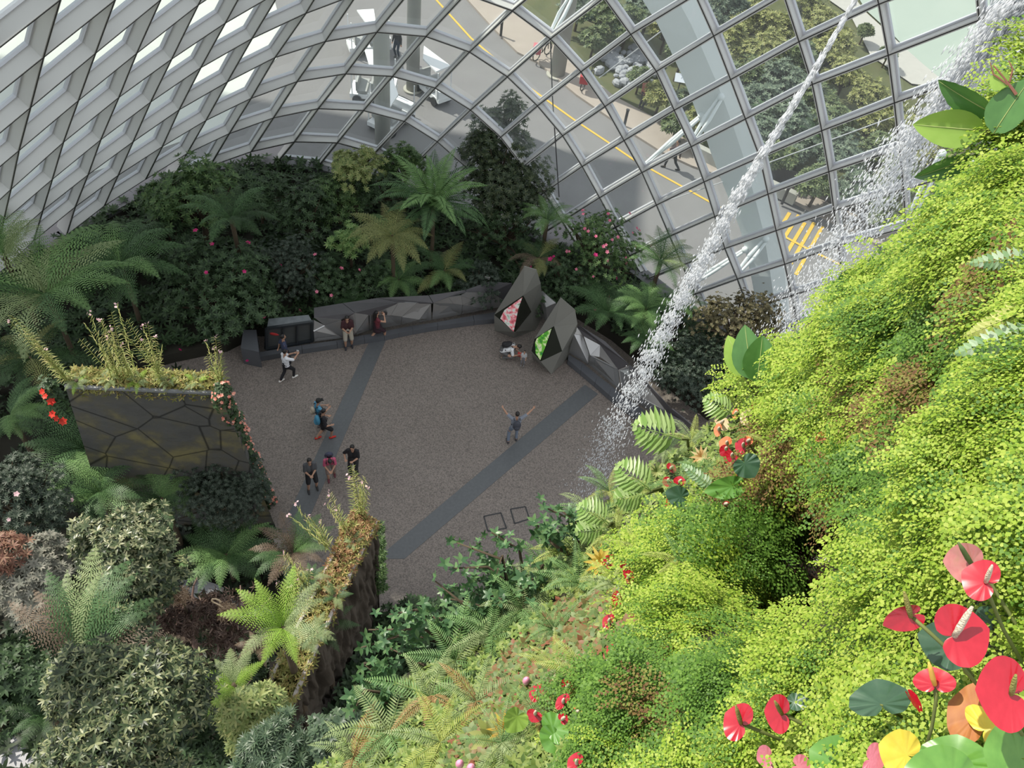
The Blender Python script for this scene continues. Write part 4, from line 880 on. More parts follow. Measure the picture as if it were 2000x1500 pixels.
def reed(px,py,z,stems,label):
    c=at(px,py,z); e=empty('reed_orchid',c,label,'orchid'); rs=np.random.default_rng(px)
    d=np.linalg.norm(c-CP)
    for (dx,dy) in stems:
        # stem tip seen dx,dy px from the foot: solve its height along the vertical, then lean
        h=-dy*d/FPX/.62; lean=RT*(dx*d/FPX); tip=c+np.array([lean[0],lean[1],h]); m=MB(); pts=[c+rs.normal(size=3)*[.06,.06,0]*1.,(c+tip)/2+rs.normal(size=3)*.03,tip]
        m.tube(pts,[.014,.010,.005],5); v,f=leaf_t(.22,.020,.1,.35,2); f=tri_faces(f); k=int(h/.045); Ms=[];Ps=[];Ss=[]; pl=rs.uniform(0,6)
        for j in range(2,k):
            t=j/k; p=pts[0]*(1-t)**2+2*pts[1]*t*(1-t)+pts[2]*t*t; Ms.append(euler_m(np.array(pl+(j%2)*math.pi+rs.normal()*.25),np.array(.45))); Ps.append(p); Ss.append(1-.5*t)
        if Ms:
            V,F=inst(v,f,np.array(Ms),np.array(Ps),Ss); m.add(V,[tuple(x) for x in F])
        s=m.build('flower_stem',L_reed,e)
        if rs.random()<.65:
            v,f=rosette(5,.04,.03,.3,pts=2); q=tip-np.array(e.location); V,F=inst(v,f,frame_from(rs.normal(size=(3,3))+[0,-.3,.4],rs),q+rs.normal(size=(3,3))*.03,[1,1,.8]); link('blossom',npmesh('blossom',V,F,F_palep),s)
reed(130,745,7.4,[(-30,-75),(-45,-92),(-20,-60),(-38,-100),(-10,-50),(-25,-85)],'reed orchid with pale flowers at the left end of the stone clad wall')
reed(228,742,7.4,[(-15,-90),(-35,-65),(0,-105),(10,-70),(25,-85),(-5,-60),(14,-98)],'dense reed orchid left of the middle on the stone clad wall')
reed(258,742,7.4,[(-5,-80),(8,-108),(22,-120),(5,-60),(-15,-95)],'tallest reed orchid on the stone clad wall')
reed(315,745,7.4,[(-40,-85),(-10,-70),(0,-90),(14,-75),(22,-60),(-22,-100),(10,-95)],'bushy reed orchid right of the middle on the stone clad wall')
reed(428,748,7.4,[(-4,-70),(14,-80),(8,-60),(-8,-50),(18,-55)],'reed orchid at the plaza end of the stone clad wall')
reed(705,1005,5.8,[(-12,-105),(-18,-80),(12,-82),(4,-70),(-6,-95),(16,-60)],'tall yellow-green reed orchid on the tip of the bark clad wall')
reed(680,1040,5.8,[(-28,-85),(-35,-60),(-20,-50)],'small reed orchid with a pink bloom behind the tall one')
reed(640,1070,5.8,[(-45,-95),(-25,-70),(-10,-60),(-60,-70)],'spindly brownish reed orchid leaning over the plaza')
reed(600,1150,5.6,[(-20,-70),(-40,-50),(-5,-60),(10,-50),(-30,-85)],'leafy reed orchid with pink flowers on the left lip of the bark clad wall')
reed(585,1185,5.2,[(-30,-60),(-10,-50),(5,-70)],'small reed orchid above the lime tree fern')
# flowering begonias down the plaza end of the stone wall
for i in range(9):
    f=i/8; px,py,z=435+90*f,775+205*f,7.2*(1-f)**1.15+.1; c=at(px,py,z); rs=np.random.default_rng(i)
    e=empty('begonia',c,'begonia with pink and salmon flowers hanging down the plaza end of the stone wall','begonia','begonias on the end of the stone wall')
    P,D=blob_points(130,np.zeros(3),np.array([.22,.3,.5]),rs,i,.4,.6); v,fc=rosette(4,.09,.06,.3,pts=2); V,F=inst(v,fc,frame_from(D+[0,0,.4],rs),P,rs.uniform(.7,1.2,130)); link('foliage',npmesh('foliage',V,F,L_dark),e)
    P,D=blob_points(26,np.zeros(3),np.array([.27,.35,.55]),rs,i,.2,.95); v,fc=rosette(5,.05,.045,.35,pts=2); V,F=inst(v,fc,frame_from(D+[-.2,-.5,.6],rs),P,rs.uniform(.7,1.2,26)); link('blossoms',npmesh('blossoms',V,F,F_salm),e)
c=at(110,780,5.5)
e=empty('begonia',c,'red begonia hanging at the left end of the stone clad wall','begonia'); rs=np.random.default_rng(77)
P,D=blob_points(150,np.zeros(3),np.array([.3,.3,.9]),rs,7,.4,.6); v,fc=rosette(4,.10,.06,.3,pts=2); V,F=inst(v,fc,frame_from(D+[0,0,.4],rs),P,rs.uniform(.7,1.2,150)); link('foliage',npmesh('foliage',V,F,L_dark),e)
P=np.array([(0,-.3,.5),(.1,-.3,.3),(.05,-.35,-.4),(.2,-.35,-.5),(-.05,-.3,-.3),(.02,-.33,.75)]); v,fc=rosette(6,.11,.08,.35,pts=2); V,F=inst(v,fc,frame_from(np.tile([-.1,-.6,.6],(6,1))+rs.normal(size=(6,3))*.2,rs),P,rs.uniform(.8,1.2,6)); link('blossoms',npmesh('blossoms',V,F,F_red),e)
# ---------------------------------------------------------------- people
SKIN=mat('skin',(.42,.24,.16),rough=.6); HAIRM=mat('black_hair',(.012,.010,.009),rough=.5)
def ik(a,c,l1,l2,bend):
    a=np.array(a,float);c=np.array(c,float); d=c-a; L=np.linalg.norm(d); mx=(l1+l2)*.995
    if L>mx: c=a+d/L*mx; d=c-a; L=mx
    x=(l1*l1-l2*l2+L*L)/(2*L); h=math.sqrt(max(0,l1*l1-x*x)); u=d/L; b=np.array(bend,float); b=b-b.dot(u)*u; b/=max(1e-6,np.linalg.norm(b)); return a+u*x+b*h,c
def cloth(name,cols,r=.8): return mat(name,cols,rough=r)
def person(px,py,face,label,pose=None,h=1.7,shirt=(.1,.1,.1),pants=(.05,.05,.06),shoe=(.1,.1,.1),hair='short',short=False,sleeve=.45,cap=None,ground=.02,skirt=False,long_legs=True):
    p=dict(lean=0.,hl=(-.28,.05,.80),hr=(.28,.05,.80),fl=(-.10,.0),fr=(.10,.0),pel=.93,headp=.1,heady=0.,crouch=0.); p.update(pose or {})
    g=at(px,py,0); f=np.array(at(*face,0))-g; yaw=math.atan2(f[1],f[0])-math.pi/2; cy,sy=math.cos(yaw),math.sin(yaw); k=h/1.7
    def Wd(q): q=np.array(q,float)*k; return np.array([cy*q[0]-sy*q[1],sy*q[0]+cy*q[1],q[2]])
    e=empty('person',(g[0],g[1],ground),label,'person')
    pel=np.array([0,p.get('py',0.),p['pel']]); ln=p['lean']; sp=np.array([0,math.sin(ln),math.cos(ln)]); fwd=np.array([0,math.cos(ln),-math.sin(ln)])
    chest=pel+sp*.30; neck=pel+sp*.52; hp=ln+p['headp']; hd=np.array([math.sin(p['heady'])*math.sin(hp),math.sin(hp),math.cos(hp)]); head=neck+sp*.04+hd*.14
    body=MB(); sh=MB(); pt=MB(); so=MB()
    T=lambda m,pts,rad,n=10:(m.tube([Wd(q) for q in pts],[r*k for r in rad],n),[m.ell(Wd(q),(r*k,)*3) for q,r in zip(pts,rad)])
    def el(m,c,r,fw=None):
        a=np.array(fw if fw is not None else (0,1,0),float); a/=np.linalg.norm(a); up=np.array([0,0,1.]); x=np.cross(a,up); x/=np.linalg.norm(x)+1e-9; z=np.cross(x,a)
        R=np.stack([Wd(x)/k,Wd(a)/k,Wd(z)/k],-1); m.ell(Wd(c),[v*k for v in r],R)
    # trunk: side by side tubes give an oval section
    for s in(-1,1):
        T(body,[pel+[s*.075,0,0],pel+sp*.14+[s*.06,0,0],chest+[s*.075,0,0],neck-sp*.07+[s*.09,0,0]],[.085,.078,.088,.06])
        T(sh,[pel+sp*.0+[s*.08,0,0],pel+sp*.14+[s*.07,0,0],chest+[s*.085,0,0],neck-sp*.055+[s*.10,0,0]],[.108,.098,.108,.072])
    T(body,[neck-sp*.1,neck+hd*.07],[.055,.05])
    # head
    fd=np.array([math.sin(p['heady'])*math.cos(hp),math.cos(hp)*math.cos(p['heady']),-math.sin(hp)])
    el(body,head,(.073,.090,.112),fd); el(body,head+fd*.03-hd*.055,(.05,.06,.05),fd); T(body,[head+fd*.088,head+fd*.105-hd*.03],[.010,.014],6)
    for s in(-1,1): el(body,head+[s*.075,0,0]-hd*.01,(.012,.02,.03),fd)
    # arms and hands
    for s,hk in((-1,'hl'),(1,'hr')):
        S=neck-sp*.075+np.array([s*.175,0,0]); H=np.array(p[hk],float); E_,H=ik(S,H,.285,.25,p.get('be',(s*.5,-.6,-.6)))
        T(body,[S,(S+E_)/2,E_],[.05,.043,.037]); T(body,[E_,E_*.6+H*.4,H],[.037,.036,.024])
        u=H-E_; u/=np.linalg.norm(u); w=np.cross(u,[0,0,1.]); w/=np.linalg.norm(w)+1e-9
        if p.get('palm_up'): w=np.array([1.,0,0])-u*u[0]; w/=np.linalg.norm(w)
        v=np.cross(w,u)
        T(body,[H,H+u*.05-w*.018,],[.022,.02],8); T(body,[H,H+u*.05+w*.018],[.022,.02],8)
        for j in range(4):
            b0=H+u*.075+w*(j-1.5)*.021; L=[.062,.075,.070,.052][j]; T(body,[H+u*.05+w*(j-1.5)*.014,b0,b0+u*L*.55+v*.012,b0+u*L*.85+v*.035],[.011,.0105,.0095,.008],6)
        T(body,[H+u*.012-w*s*.02,H+u*.05-w*s*.055,H+u*.085-w*s*.06],[.013,.012,.010],6)
        cut=S+(E_-S)*min(1,sleeve*2) if sleeve<=.5 else E_
        T(sh,[S-[s*.02,0,0],cut],[.070,.062])
        if sleeve>.5: T(sh,[E_,E_+(H-E_)*(sleeve-.5)*2],[.052,.045])
    # legs
    for s,fk in((-1,'fl'),(1,'fr')):
        Hp=pel+np.array([s*.09,0,-.03]); fx,fy=p[fk][:2]; fz=p[fk][2] if len(p[fk])>2 else 0.
        A=np.array([fx,fy,.075+fz]); K,A=ik(Hp,A,.44,.435,(s*.15,1,.1))
        T(body,[Hp,(Hp+K)/2,K],[.085,.07,.052]); T(body,[K,K*.65+A*.35,A],[.052,.054,.034])
        T(body,[A-[0,.02,.03],A+[s*.01,.13,-.045]],[.034,.026],8)
        so=MB(); T(so,[A-[0,.04,.035],A+[s*.01,.05,-.035],A+[s*.012,.155,-.045]],[.045,.045,.034],8)
        q_=link('shoe',npmesh('shoe',so.V,so.F,cloth('shoe_%.2f_%.2f_%.2f'%shoe,shoe),True),e); r_=q_.modifiers.new('r','REMESH'); r_.mode='VOXEL'; r_.voxel_size=.014; r_.use_smooth_shade=True
        end=K if short else A+(K-A)*.12
        if short: T(pt,[Hp,(Hp+K)/2,Hp+(K-Hp)*.9],[.105,.092,.082])
        else: T(pt,[Hp,(Hp+K)/2,K,end],[.102,.086,.068,.056])
    T(pt,[pel+[-.07,0,.04],pel+[.07,0,.04]],[.112,.112]); 
    if skirt: T(pt,[pel+[0,0,.08],pel+[0,.03,-.22]],[.14,.20],12)
    def rem(o,vs):
        r=o.modifiers.new('r','REMESH'); r.mode='VOXEL'; r.voxel_size=vs; r.use_smooth_shade=True; q=o.modifiers.new('s','SMOOTH'); q.iterations=2
    def put(m,name,mt,vs=None,par=e):
        o=link(name,npmesh(name,m.V,m.F,mt,True),par)
        if vs: rem(o,vs)
        return o
    b=put(body,'body',SKIN,.011)
    put(sh,'shirt',cloth('cloth_%.2f_%.2f_%.2f'%shirt,shirt),.016); put(pt,'skirt' if skirt else ('shorts' if short else 'trousers'),cloth('cloth_%.2f_%.2f_%.2f'%pants,pants),.016)
    hm=MB(); el(hm,head-fd*.018+hd*.022,(.083,.092,.105),fd)
    if hair=='long': T(hm,[head-fd*.05,neck-fwd*.07,chest-fwd*.09+sp*.05],[.075,.075,.05])
    if not cap: put(hm,'hair',HAIRM,.014)
    else:
        put(hm,'hair',HAIRM,.014); cm=MB(); el(cm,head+hd*.045-fd*.005,(.092,.102,.085),fd); cm.box(Wd(head+fd*.12+hd*.04),(.13*k,.12*k,.012*k),np.stack([Wd((1,0,0))/k,Wd(fd)/k,Wd(hd)/k],-1)); put(cm,'cap',cloth('cap_dark',cap),None)
    fm=MB()
    for s in(-1,1): fm.ell(Wd(head+fd*.085+np.array([s*.03,0,0])+hd*.012),(.010*k,)*3,None,6,4)
    fm.ell(Wd(head+fd*.088-hd*.055),(.018*k,.012*k,.005*k),None,6,4); put(fm,'face',mat('face_dark',(.05,.02,.015)))
    e['_']=0; del e['_']
    return dict(e=e,W=lambda q:Wd(q)+np.array([g[0],g[1],ground]),k=k,chest=chest,sp=sp,fwd=fwd,pel=pel,neck=neck,head=head)
def backpack(P,col,label,side=-1,s=1.):
    c=P['chest']-P['fwd']*(.20)*(-side)*1.0; w=P['W'](c); R=np.stack([P['W']((1,0,0))-P['W']((0,0,0)),P['W'](P['fwd'])-P['W']((0,0,0)),P['W'](P['sp'])-P['W']((0,0,0))],-1); R=R/np.linalg.norm(R,axis=0)
    e=empty('backpack',w,label,'backpack'); m=MB(); m.ell(w,(.15*s,.10*s,.23*s),R,12,10); m.ell(w-R[:,2]*.08*s+R[:,1]*side*.07*s,(.11*s,.06*s,.11*s),R,10,8); m.build('bag',mat('bag_%.2f%.2f%.2f'%col,col,rough=.7),e,True)
    for sx in(-1,1):
        q=[P['W'](P['neck']-P['sp']*.02+np.array([sx*.10,0,0])-P['fwd']*.12),P['W'](P['neck']-P['sp']*.0+np.array([sx*.11,0,0])+P['fwd']*.02),P['W'](P['neck']-P['sp']*.12+np.array([sx*.12,0,0])+P['fwd']*.125),P['W'](P['chest']-P['sp']*.05+np.array([sx*.15,0,0])+P['fwd']*.09),P['W'](P['chest']-P['sp']*.12+np.array([sx*.16,0,0])-P['fwd']*.08)]
        MB().tube(q,.018,6).build('strap',M_dark,e,True)
def gadget(P,q,label,size=(.075,.012,.15),name='phone',cat='phone',mt=None):
    w=P['W'](np.array(q)/1.0); tag(MB().box((0,0,0),size).build(name,mt or M_dark,loc=w,org=False),label,cat)
GRID=.0
p=person(1001,862,(975,690),'man in grey-blue shirt and jeans seen from behind, both arms raised wide',dict(hl=(-.52,.20,1.78),hr=(.56,.15,1.70),fl=(-.18,-.05),fr=(.13,.05),be=(0,0,-1),pel=.92),shirt=(.20,.22,.26),pants=(.13,.16,.21),shoe=(.03,.03,.04),sleeve=.35)
backpack(p,(.045,.05,.065),'dark grey backpack on the man with raised arms')
p=person(982,697,(1020,705),'crouching person in white shirt bending over a red object in the hands',dict(pel=.42,lean=1.0,hl=(-.08,.62,.38),hr=(.08,.62,.38),fl=(-.12,.15),fr=(.12,-.02),headp=.3,py=-.05),shirt=(.68,.69,.70),pants=(.10,.10,.10),shoe=(.12,.12,.10),sleeve=.4)
backpack(p,(.012,.012,.014),'black backpack on the crouching person')
gadget(p,(0,.64,.33),'red small object held by the crouching person',(.16,.12,.12),'red_pouch','pouch',mat('red_pouch',(.62,.05,.05)))
person(1020,714,(1010,760),'small child in pale grey top standing near the green kiosk',dict(hl=(-.2,.1,.8),hr=(.2,.1,.8)),h=.85,shirt=(.42,.43,.44),pants=(.14,.14,.15),shoe=(.3,.3,.3))
person(561,717,(640,700),'man in navy polo shirt standing by the cabinet at the back ledge',dict(hl=(-.22,-.18,.85),hr=(.2,.05,.82)),h=1.74,shirt=(.035,.045,.09),pants=(.02,.02,.025),shoe=(.02,.02,.02))
p=person(563,741,(640,700),'woman in white t-shirt and black trousers walking with a phone held out',dict(hl=(-.05,.42,1.22),hr=(.12,.46,1.25),fl=(-.06,-.30),fr=(.06,.22),pel=.90,headp=.3),h=1.62,shirt=(.72,.73,.76),pants=(.012,.012,.016),shoe=(.72,.70,.66),sleeve=.45)
gadget(p,(.03,.55,1.28),'pale phone held by the woman in the white t-shirt',(.08,.02,.15),'phone','phone',mat('phone_pale',(.6,.6,.62)))
p=person(681,676,(690,730),'man in dark red and black t-shirt and beige shorts looking down at his phone',dict(hl=(-.06,.28,1.10),hr=(.08,.28,1.12),headp=.5,fl=(-.12,.0),fr=(.12,.08)),shirt=(.045,.012,.016),pants=(.36,.33,.27),shoe=(.03,.03,.035),short=True)
gadget(p,(.01,.33,1.13),'dark phone held by the man in beige shorts')
p=person(737,664,(790,650),'woman with long black hair in dark red top taking a photo in a wide stride',dict(hl=(-.06,.26,1.42),hr=(.10,.28,1.42),fl=(-.04,-.35),fr=(.05,.30),pel=.86,headp=.05),h=1.62,shirt=(.13,.02,.03),pants=(.03,.012,.018),shoe=(.45,.33,.26),hair='long',skirt=True,short=True,sleeve=.1)
gadget(p,(.02,.36,1.46),'black camera held up by the woman in the dark red top',(.13,.08,.09),'camera','camera')
p=person(626,838,(680,815),'person in bright blue top and black cap, half hidden by the one with red shoes',dict(hl=(-.06,.32,1.15),hr=(.1,.34,1.12),headp=.3),h=1.66,shirt=(.08,.30,.48),pants=(.05,.05,.07),cap=(.015,.015,.015))
backpack(p,(.42,.36,.28),'beige bag on the back of the person in the black cap',s=.8)
p=person(635,856,(700,835),'person in black clothes and bright red shoes walking beside the left drain strip',dict(hl=(-.2,.22,1.0),hr=(.22,.2,.95),fl=(-.08,-.28),fr=(.08,.2),pel=.89,headp=.4),h=1.66,shirt=(.015,.015,.02),pants=(.012,.012,.015),shoe=(.55,.03,.02),short=True)
backpack(p,(.05,.22,.34),'teal blue backpack on the person with red shoes')
p=person(611,951,(625,1010),'man in grey t-shirt and black shorts with hands together, near the bottom left strip',dict(hl=(-.02,.26,1.08),hr=(.06,.28,1.10),headp=.35,fl=(-.12,.05),fr=(.16,.12)),shirt=(.075,.078,.085),pants=(.012,.012,.013),shoe=(.03,.03,.03),short=True)
p=person(647,932,(655,985),'person in pink top bending the head down, beside the man in grey',dict(lean=.35,hl=(-.05,.40,1.0),hr=(.08,.40,1.0),headp=.9,fl=(-.12,-.10),fr=(.10,.10)),h=1.6,shirt=(.50,.09,.17),pants=(.20,.15,.13),shoe=(.12,.03,.04),short=True)
backpack(p,(.05,.055,.09),'dark navy backpack on the person in pink')
person(692,925,(680,980),'man in black t-shirt partly behind the tall reed orchid',dict(hl=(-.05,.28,1.15),hr=(.22,.2,1.12),headp=.35),shirt=(.012,.012,.013),pants=(.02,.02,.022),shoe=(.03,.03,.03))
person(1310,330,(1240,322),'person in dark clothes walking on the road outside the glass',dict(hl=(-.25,-.2,.9),hr=(.25,.25,.95),fl=(-.06,-.38),fr=(.06,.34),pel=.88),shirt=(.06,.035,.04),pants=(.02,.02,.03),shoe=(.02,.02,.02),sleeve=1.)
person(1249,216,(1300,200),'person in red-brown top and dark trousers standing at the garden edge outside',dict(hl=(-.2,.3,1.35),hr=(.25,.1,.85)),shirt=(.30,.11,.08),pants=(.03,.03,.035),ground=.12)
person(776,112,(740,140),'person in dark clothes standing in the shade behind the nearest column outside',dict(),shirt=(.03,.03,.04),pants=(.02,.03,.05),sleeve=1.)
# ---------------------------------------------------------------- planted mountain wall beside the camera
CPT=np.array([(2150,100,4.2),(1990,180,4.0),(1960,250,3.9),(1880,340,4.2),(1800,430,4.6),(1720,490,5.2),(1650,570,5.6),(1560,650,6.2),(1480,760,6.8),(1380,850,7.2),(1300,900,7.5),(1220,960,7.8),(1130,1010,8.0),(1060,1080,7.8),(980,1160,7.6),(880,1240,7.6),(800,1300,7.6),(720,1390,7.4),(640,1500,7.2),
(2000,400,2.9),(1850,500,3.6),(1700,620,4.5),(1600,750,5.0),(1480,900,5.4),(2000,650,2.4),(1850,750,2.9),(1700,850,3.6),(1600,900,4.5),(1560,1000,5.4),(1450,980,5.2),(1350,1050,5.2),(1250,1100,5.6),(1150,1200,6.0),(1050,1300,5.8),(950,1400,5.6),(900,1500,5.2),
(2000,900,1.9),(1850,950,2.3),(1750,1000,2.9),(1650,1080,4.0),(1590,1120,6.3),(1550,1185,6.2),(1500,1080,4.8),(1400,1180,4.3),(1300,1250,4.2),(1200,1350,4.2),(1650,1210,2.9),(1500,1280,3.2),(1400,1400,3.2),(1250,1450,3.6),(1100,1500,4.3),(2000,1150,1.75),(1850,1200,1.9),(1700,1300,2.2),(1600,1400,2.5),(2000,1500,1.6),(1800,1500,1.8),(1500,1500,2.6),(2250,1500,1.5),(2250,700,1.9),(1500,1700,2.3),(1000,1700,4.2),(1520,1130,6.0),(1600,1060,5.6),(1640,990,4.9)],float)
_xy=CPT[:,:2]; _ld=np.log(CPT[:,2])
def _k(r): return np.sqrt(r*r+60.**2)
_A=_k(np.linalg.norm(_xy[:,None]-_xy[None],axis=2)); _A=np.block([[_A+np.eye(len(_xy))*-4.,np.ones((len(_xy),1))],[np.ones((1,len(_xy))),np.zeros((1,1))]])
_w=np.linalg.solve(_A,np.append(_ld,0.))
def dep(px,py):
    q=np.atleast_2d(np.stack([np.atleast_1d(px),np.atleast_1d(py)],-1)).astype(float)
    r=_k(np.linalg.norm(q[:,None]-_xy[None],axis=2))@_w[:-1]+_w[-1]; return np.exp(r)
def adv(px,py,d):
    v=np.stack([px-1000.,py-750.,np.full(len(px),FPX)],-1); v/=np.linalg.norm(v,axis=1,keepdims=True); return CP+(v@MC.T)*np.asarray(d)[:,None]
SIL=np.array([(2120,60),(2030,130),(1985,215),(1945,300),(1880,360),(1800,430),(1725,490),(1660,560),(1580,625),(1520,690),(1475,750),(1400,810),(1330,860),(1270,915),(1210,960),(1130,1010),(1085,1060),(1020,1120),(950,1185),(870,1250),(790,1320),(720,1390),(660,1450),(620,1530)],float)
FAR=np.array([(2300,60),(2300,800),(2300,1700),(1500,1760),(600,1760)],float)
def arcpt(C,t):
    s=np.append(0,np.cumsum(np.linalg.norm(np.diff(C,axis=0),axis=1))); return np.stack([np.interp(t*s[-1],s,C[:,i]) for i in(0,1)],-1)
NU,NV=110,80
U,Vv=np.meshgrid(np.linspace(0,1,NU),np.linspace(0,1,NV),indexing='ij'); A_=arcpt(SIL,U.ravel()); B_=arcpt(FAR,U.ravel()); Q=A_+(B_-A_)*Vv.ravel()[:,None]**1.1
D_=dep(Q[:,0],Q[:,1]); Pm=adv(Q[:,0],Q[:,1],D_+.10)
nz=np.array([mnoise.fractal(Vector(p*2.2),1,2,4) for p in Pm]); Pm=Pm+ (Pm-CP)/np.linalg.norm(Pm-CP,axis=1)[:,None]*(nz*.07)[:,None]
Pm=Pm.reshape(NU,NV,3); sk=[]
for k_,(dz,dx) in enumerate([(0.5,.15),(2.,.5),(6.,1.2),(40,3.)]):
    r=Pm[:,0].copy(); r[:,2]=np.maximum(.0,r[:,2]-dz); r[:,0]+=dx*.6; r[:,1]-=dx*.6; sk.append(r)
G=np.concatenate([np.stack(sk[::-1],1),Pm],1); n2=G.shape[1]
I=(np.arange(NU-1)[:,None]*n2+np.arange(n2-1)[None]).ravel(); F=np.stack([I,I+n2,I+n2+1,I+1],-1)
c0=np.array([1.,1.,0.]); 
wl=link('rock_face',npmesh('rock_face',G.reshape(-1,3)-c0,F,mat('mossy_rock',[(.008,.010,.004),(.025,.026,.010),(.035,.022,.012)],rough=.95,scale=3,bump=.6),True),None,c0)
tag(wl,'steep planted rock wall of the indoor mountain falling away at the lower right','rock wall')
# maidenhair sprays
def spray(seed):
    rs=np.random.default_rng(seed); V=[];T=[]
    def leaf(p,a,s,tz):
        o=len(V); ca,sa=math.cos(a),math.sin(a)
        for x,y in((0,0),(.62,.50),(1.,.22),(1.,-.22),(.62,-.50)):
            V.append((p[0]+s*(x*ca-y*sa),p[1]+s*(x*sa+y*ca),p[2]+s*x*tz))
        T.extend([(o,o+2,o+1),(o,o+3,o+2),(o,o+4,o+3)])
    def P(t): return np.array([t,.0,-.35*t*t+.1*t])
    for i in range(7):
        t=.18+i*.115; b=P(t); L=.30*(1-.6*t)+.05
        for sg in(-1,1):
            a=sg*(1.0-.25*t); n=4 if i<5 else 3
            for j in range(n):
                q=b+np.array([math.cos(a),math.sin(a),-.12*(j+1)/n])*L*(j+1)/n; leaf(q,a+sg*rs.uniform(-.9,.5),.060*rs.uniform(.75,1.2),rs.uniform(-.6,.35))
    leaf(P(1.),0,.06,-.2)
    return np.array(V),np.array(T,dtype=np.int32)
SPR=[spray(i) for i in range(6)]
def snormal(px,py):
    e=14.; d0=dep(px,py); a=adv(px+e,py,dep(px+e,py))-adv(px-e,py,dep(px-e,py)); b=adv(px,py+e,dep(px,py+e))-adv(px,py-e,dep(px,py-e))
    n=np.cross(b,a); n/=np.linalg.norm(n,axis=1,keepdims=True); p=adv(px,py,d0); s=np.sign(np.einsum('ij,ij->i',n,CP-p)); return p,n*s[:,None]
MAID=[(2100,80),(2010,160),(1985,230),(1940,320),(1880,375),(1800,440),(1730,500),(1660,570),(1600,620),(1560,690),(1500,730),(1480,790),(1500,850),(1470,950),(1440,1000),(1330,1000),(1250,1050),(1230,1130),(1260,1230),(1220,1290),(1130,1340),(1110,1430),(1170,1560),(2150,1560),(2150,80)]
HOLE=[(1590,1010),(1690,985),(1722,1060),(1690,1150),(1650,1205),(1640,1262),(1520,1282),(1445,1225),(1475,1140),(1540,1090)]
def blobs(px,py,L): return min(((px-x)/rx)**2+((py-y)/ry)**2 for x,y,rx,ry in L)
BROWN=[(1690,770,70,45),(1560,920,70,70),(1600,990,80,50),(1520,850,50,30),(1960,570,80,35),(1880,800,50,25),(1790,830,50,30),(1350,1400,60,30),(1300,1290,55,25),(1850,740,40,40),(1640,980,70,50),(1500,960,50,60)]
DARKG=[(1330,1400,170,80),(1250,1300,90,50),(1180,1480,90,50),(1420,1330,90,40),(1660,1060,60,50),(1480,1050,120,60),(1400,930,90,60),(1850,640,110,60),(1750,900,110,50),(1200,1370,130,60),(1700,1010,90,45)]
rs=np.random.default_rng(42); sel={'lime':[],'green':[],'brown':[]}
cand=[]
while len(cand)<14500:
    x,y=rs.uniform(1100,2140),rs.uniform(80,1560)
    if not inpoly((x,y),MAID) or inpoly((x,y),HOLE): continue
    d=dep(x,y)[0]
    if rs.random()<(d/5.5)**1.5+.06: cand.append((x,y))
cand=np.array(cand)
for i,(x,y) in enumerate(cand):
    nzv=mnoise.noise(Vector((x*.02,y*.02,0)))*.9+rs.normal()*.18
    if blobs(x,y,BROWN)<1.0+nzv and rs.random()<.75: sel['brown'].append(i)
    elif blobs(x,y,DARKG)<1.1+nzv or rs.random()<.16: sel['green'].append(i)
    else: sel['lime'].append(i)
M_ml=leafmat('maidenhair_lime',(.17,.29,.025),(.31,.44,.045),(.46,.54,.11),rough=.55,trans=.4)
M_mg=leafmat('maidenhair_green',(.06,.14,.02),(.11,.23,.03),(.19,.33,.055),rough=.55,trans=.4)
M_mb=leafmat('maidenhair_brown',(.13,.06,.03),(.20,.13,.04),(.20,.24,.05),rough=.7,trans=.3)
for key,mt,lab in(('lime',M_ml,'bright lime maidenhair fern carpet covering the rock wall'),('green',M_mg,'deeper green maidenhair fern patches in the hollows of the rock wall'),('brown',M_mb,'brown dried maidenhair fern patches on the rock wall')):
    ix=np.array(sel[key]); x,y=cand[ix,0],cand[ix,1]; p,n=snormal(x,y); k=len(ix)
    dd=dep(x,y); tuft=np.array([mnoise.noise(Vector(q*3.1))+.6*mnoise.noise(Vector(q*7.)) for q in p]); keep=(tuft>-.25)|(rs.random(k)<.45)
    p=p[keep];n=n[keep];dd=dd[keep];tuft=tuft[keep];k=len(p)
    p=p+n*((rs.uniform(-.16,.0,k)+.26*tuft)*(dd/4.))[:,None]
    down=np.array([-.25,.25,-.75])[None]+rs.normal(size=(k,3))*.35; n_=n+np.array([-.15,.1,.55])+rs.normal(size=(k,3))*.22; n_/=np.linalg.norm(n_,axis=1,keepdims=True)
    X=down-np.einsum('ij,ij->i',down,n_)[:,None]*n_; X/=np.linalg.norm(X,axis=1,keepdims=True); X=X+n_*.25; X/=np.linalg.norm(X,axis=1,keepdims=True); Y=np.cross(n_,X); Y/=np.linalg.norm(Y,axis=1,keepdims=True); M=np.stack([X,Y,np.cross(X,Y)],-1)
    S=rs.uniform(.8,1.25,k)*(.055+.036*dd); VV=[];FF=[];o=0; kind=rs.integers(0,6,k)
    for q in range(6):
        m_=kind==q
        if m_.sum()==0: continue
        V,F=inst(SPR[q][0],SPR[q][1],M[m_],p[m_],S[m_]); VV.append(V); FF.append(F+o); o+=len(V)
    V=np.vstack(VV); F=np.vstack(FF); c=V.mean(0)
    tag(link('maidenhair_carpet',npmesh('maidenhair_carpet',V-c,F,mt),None,c),lab,'fern carpet',kind='stuff')
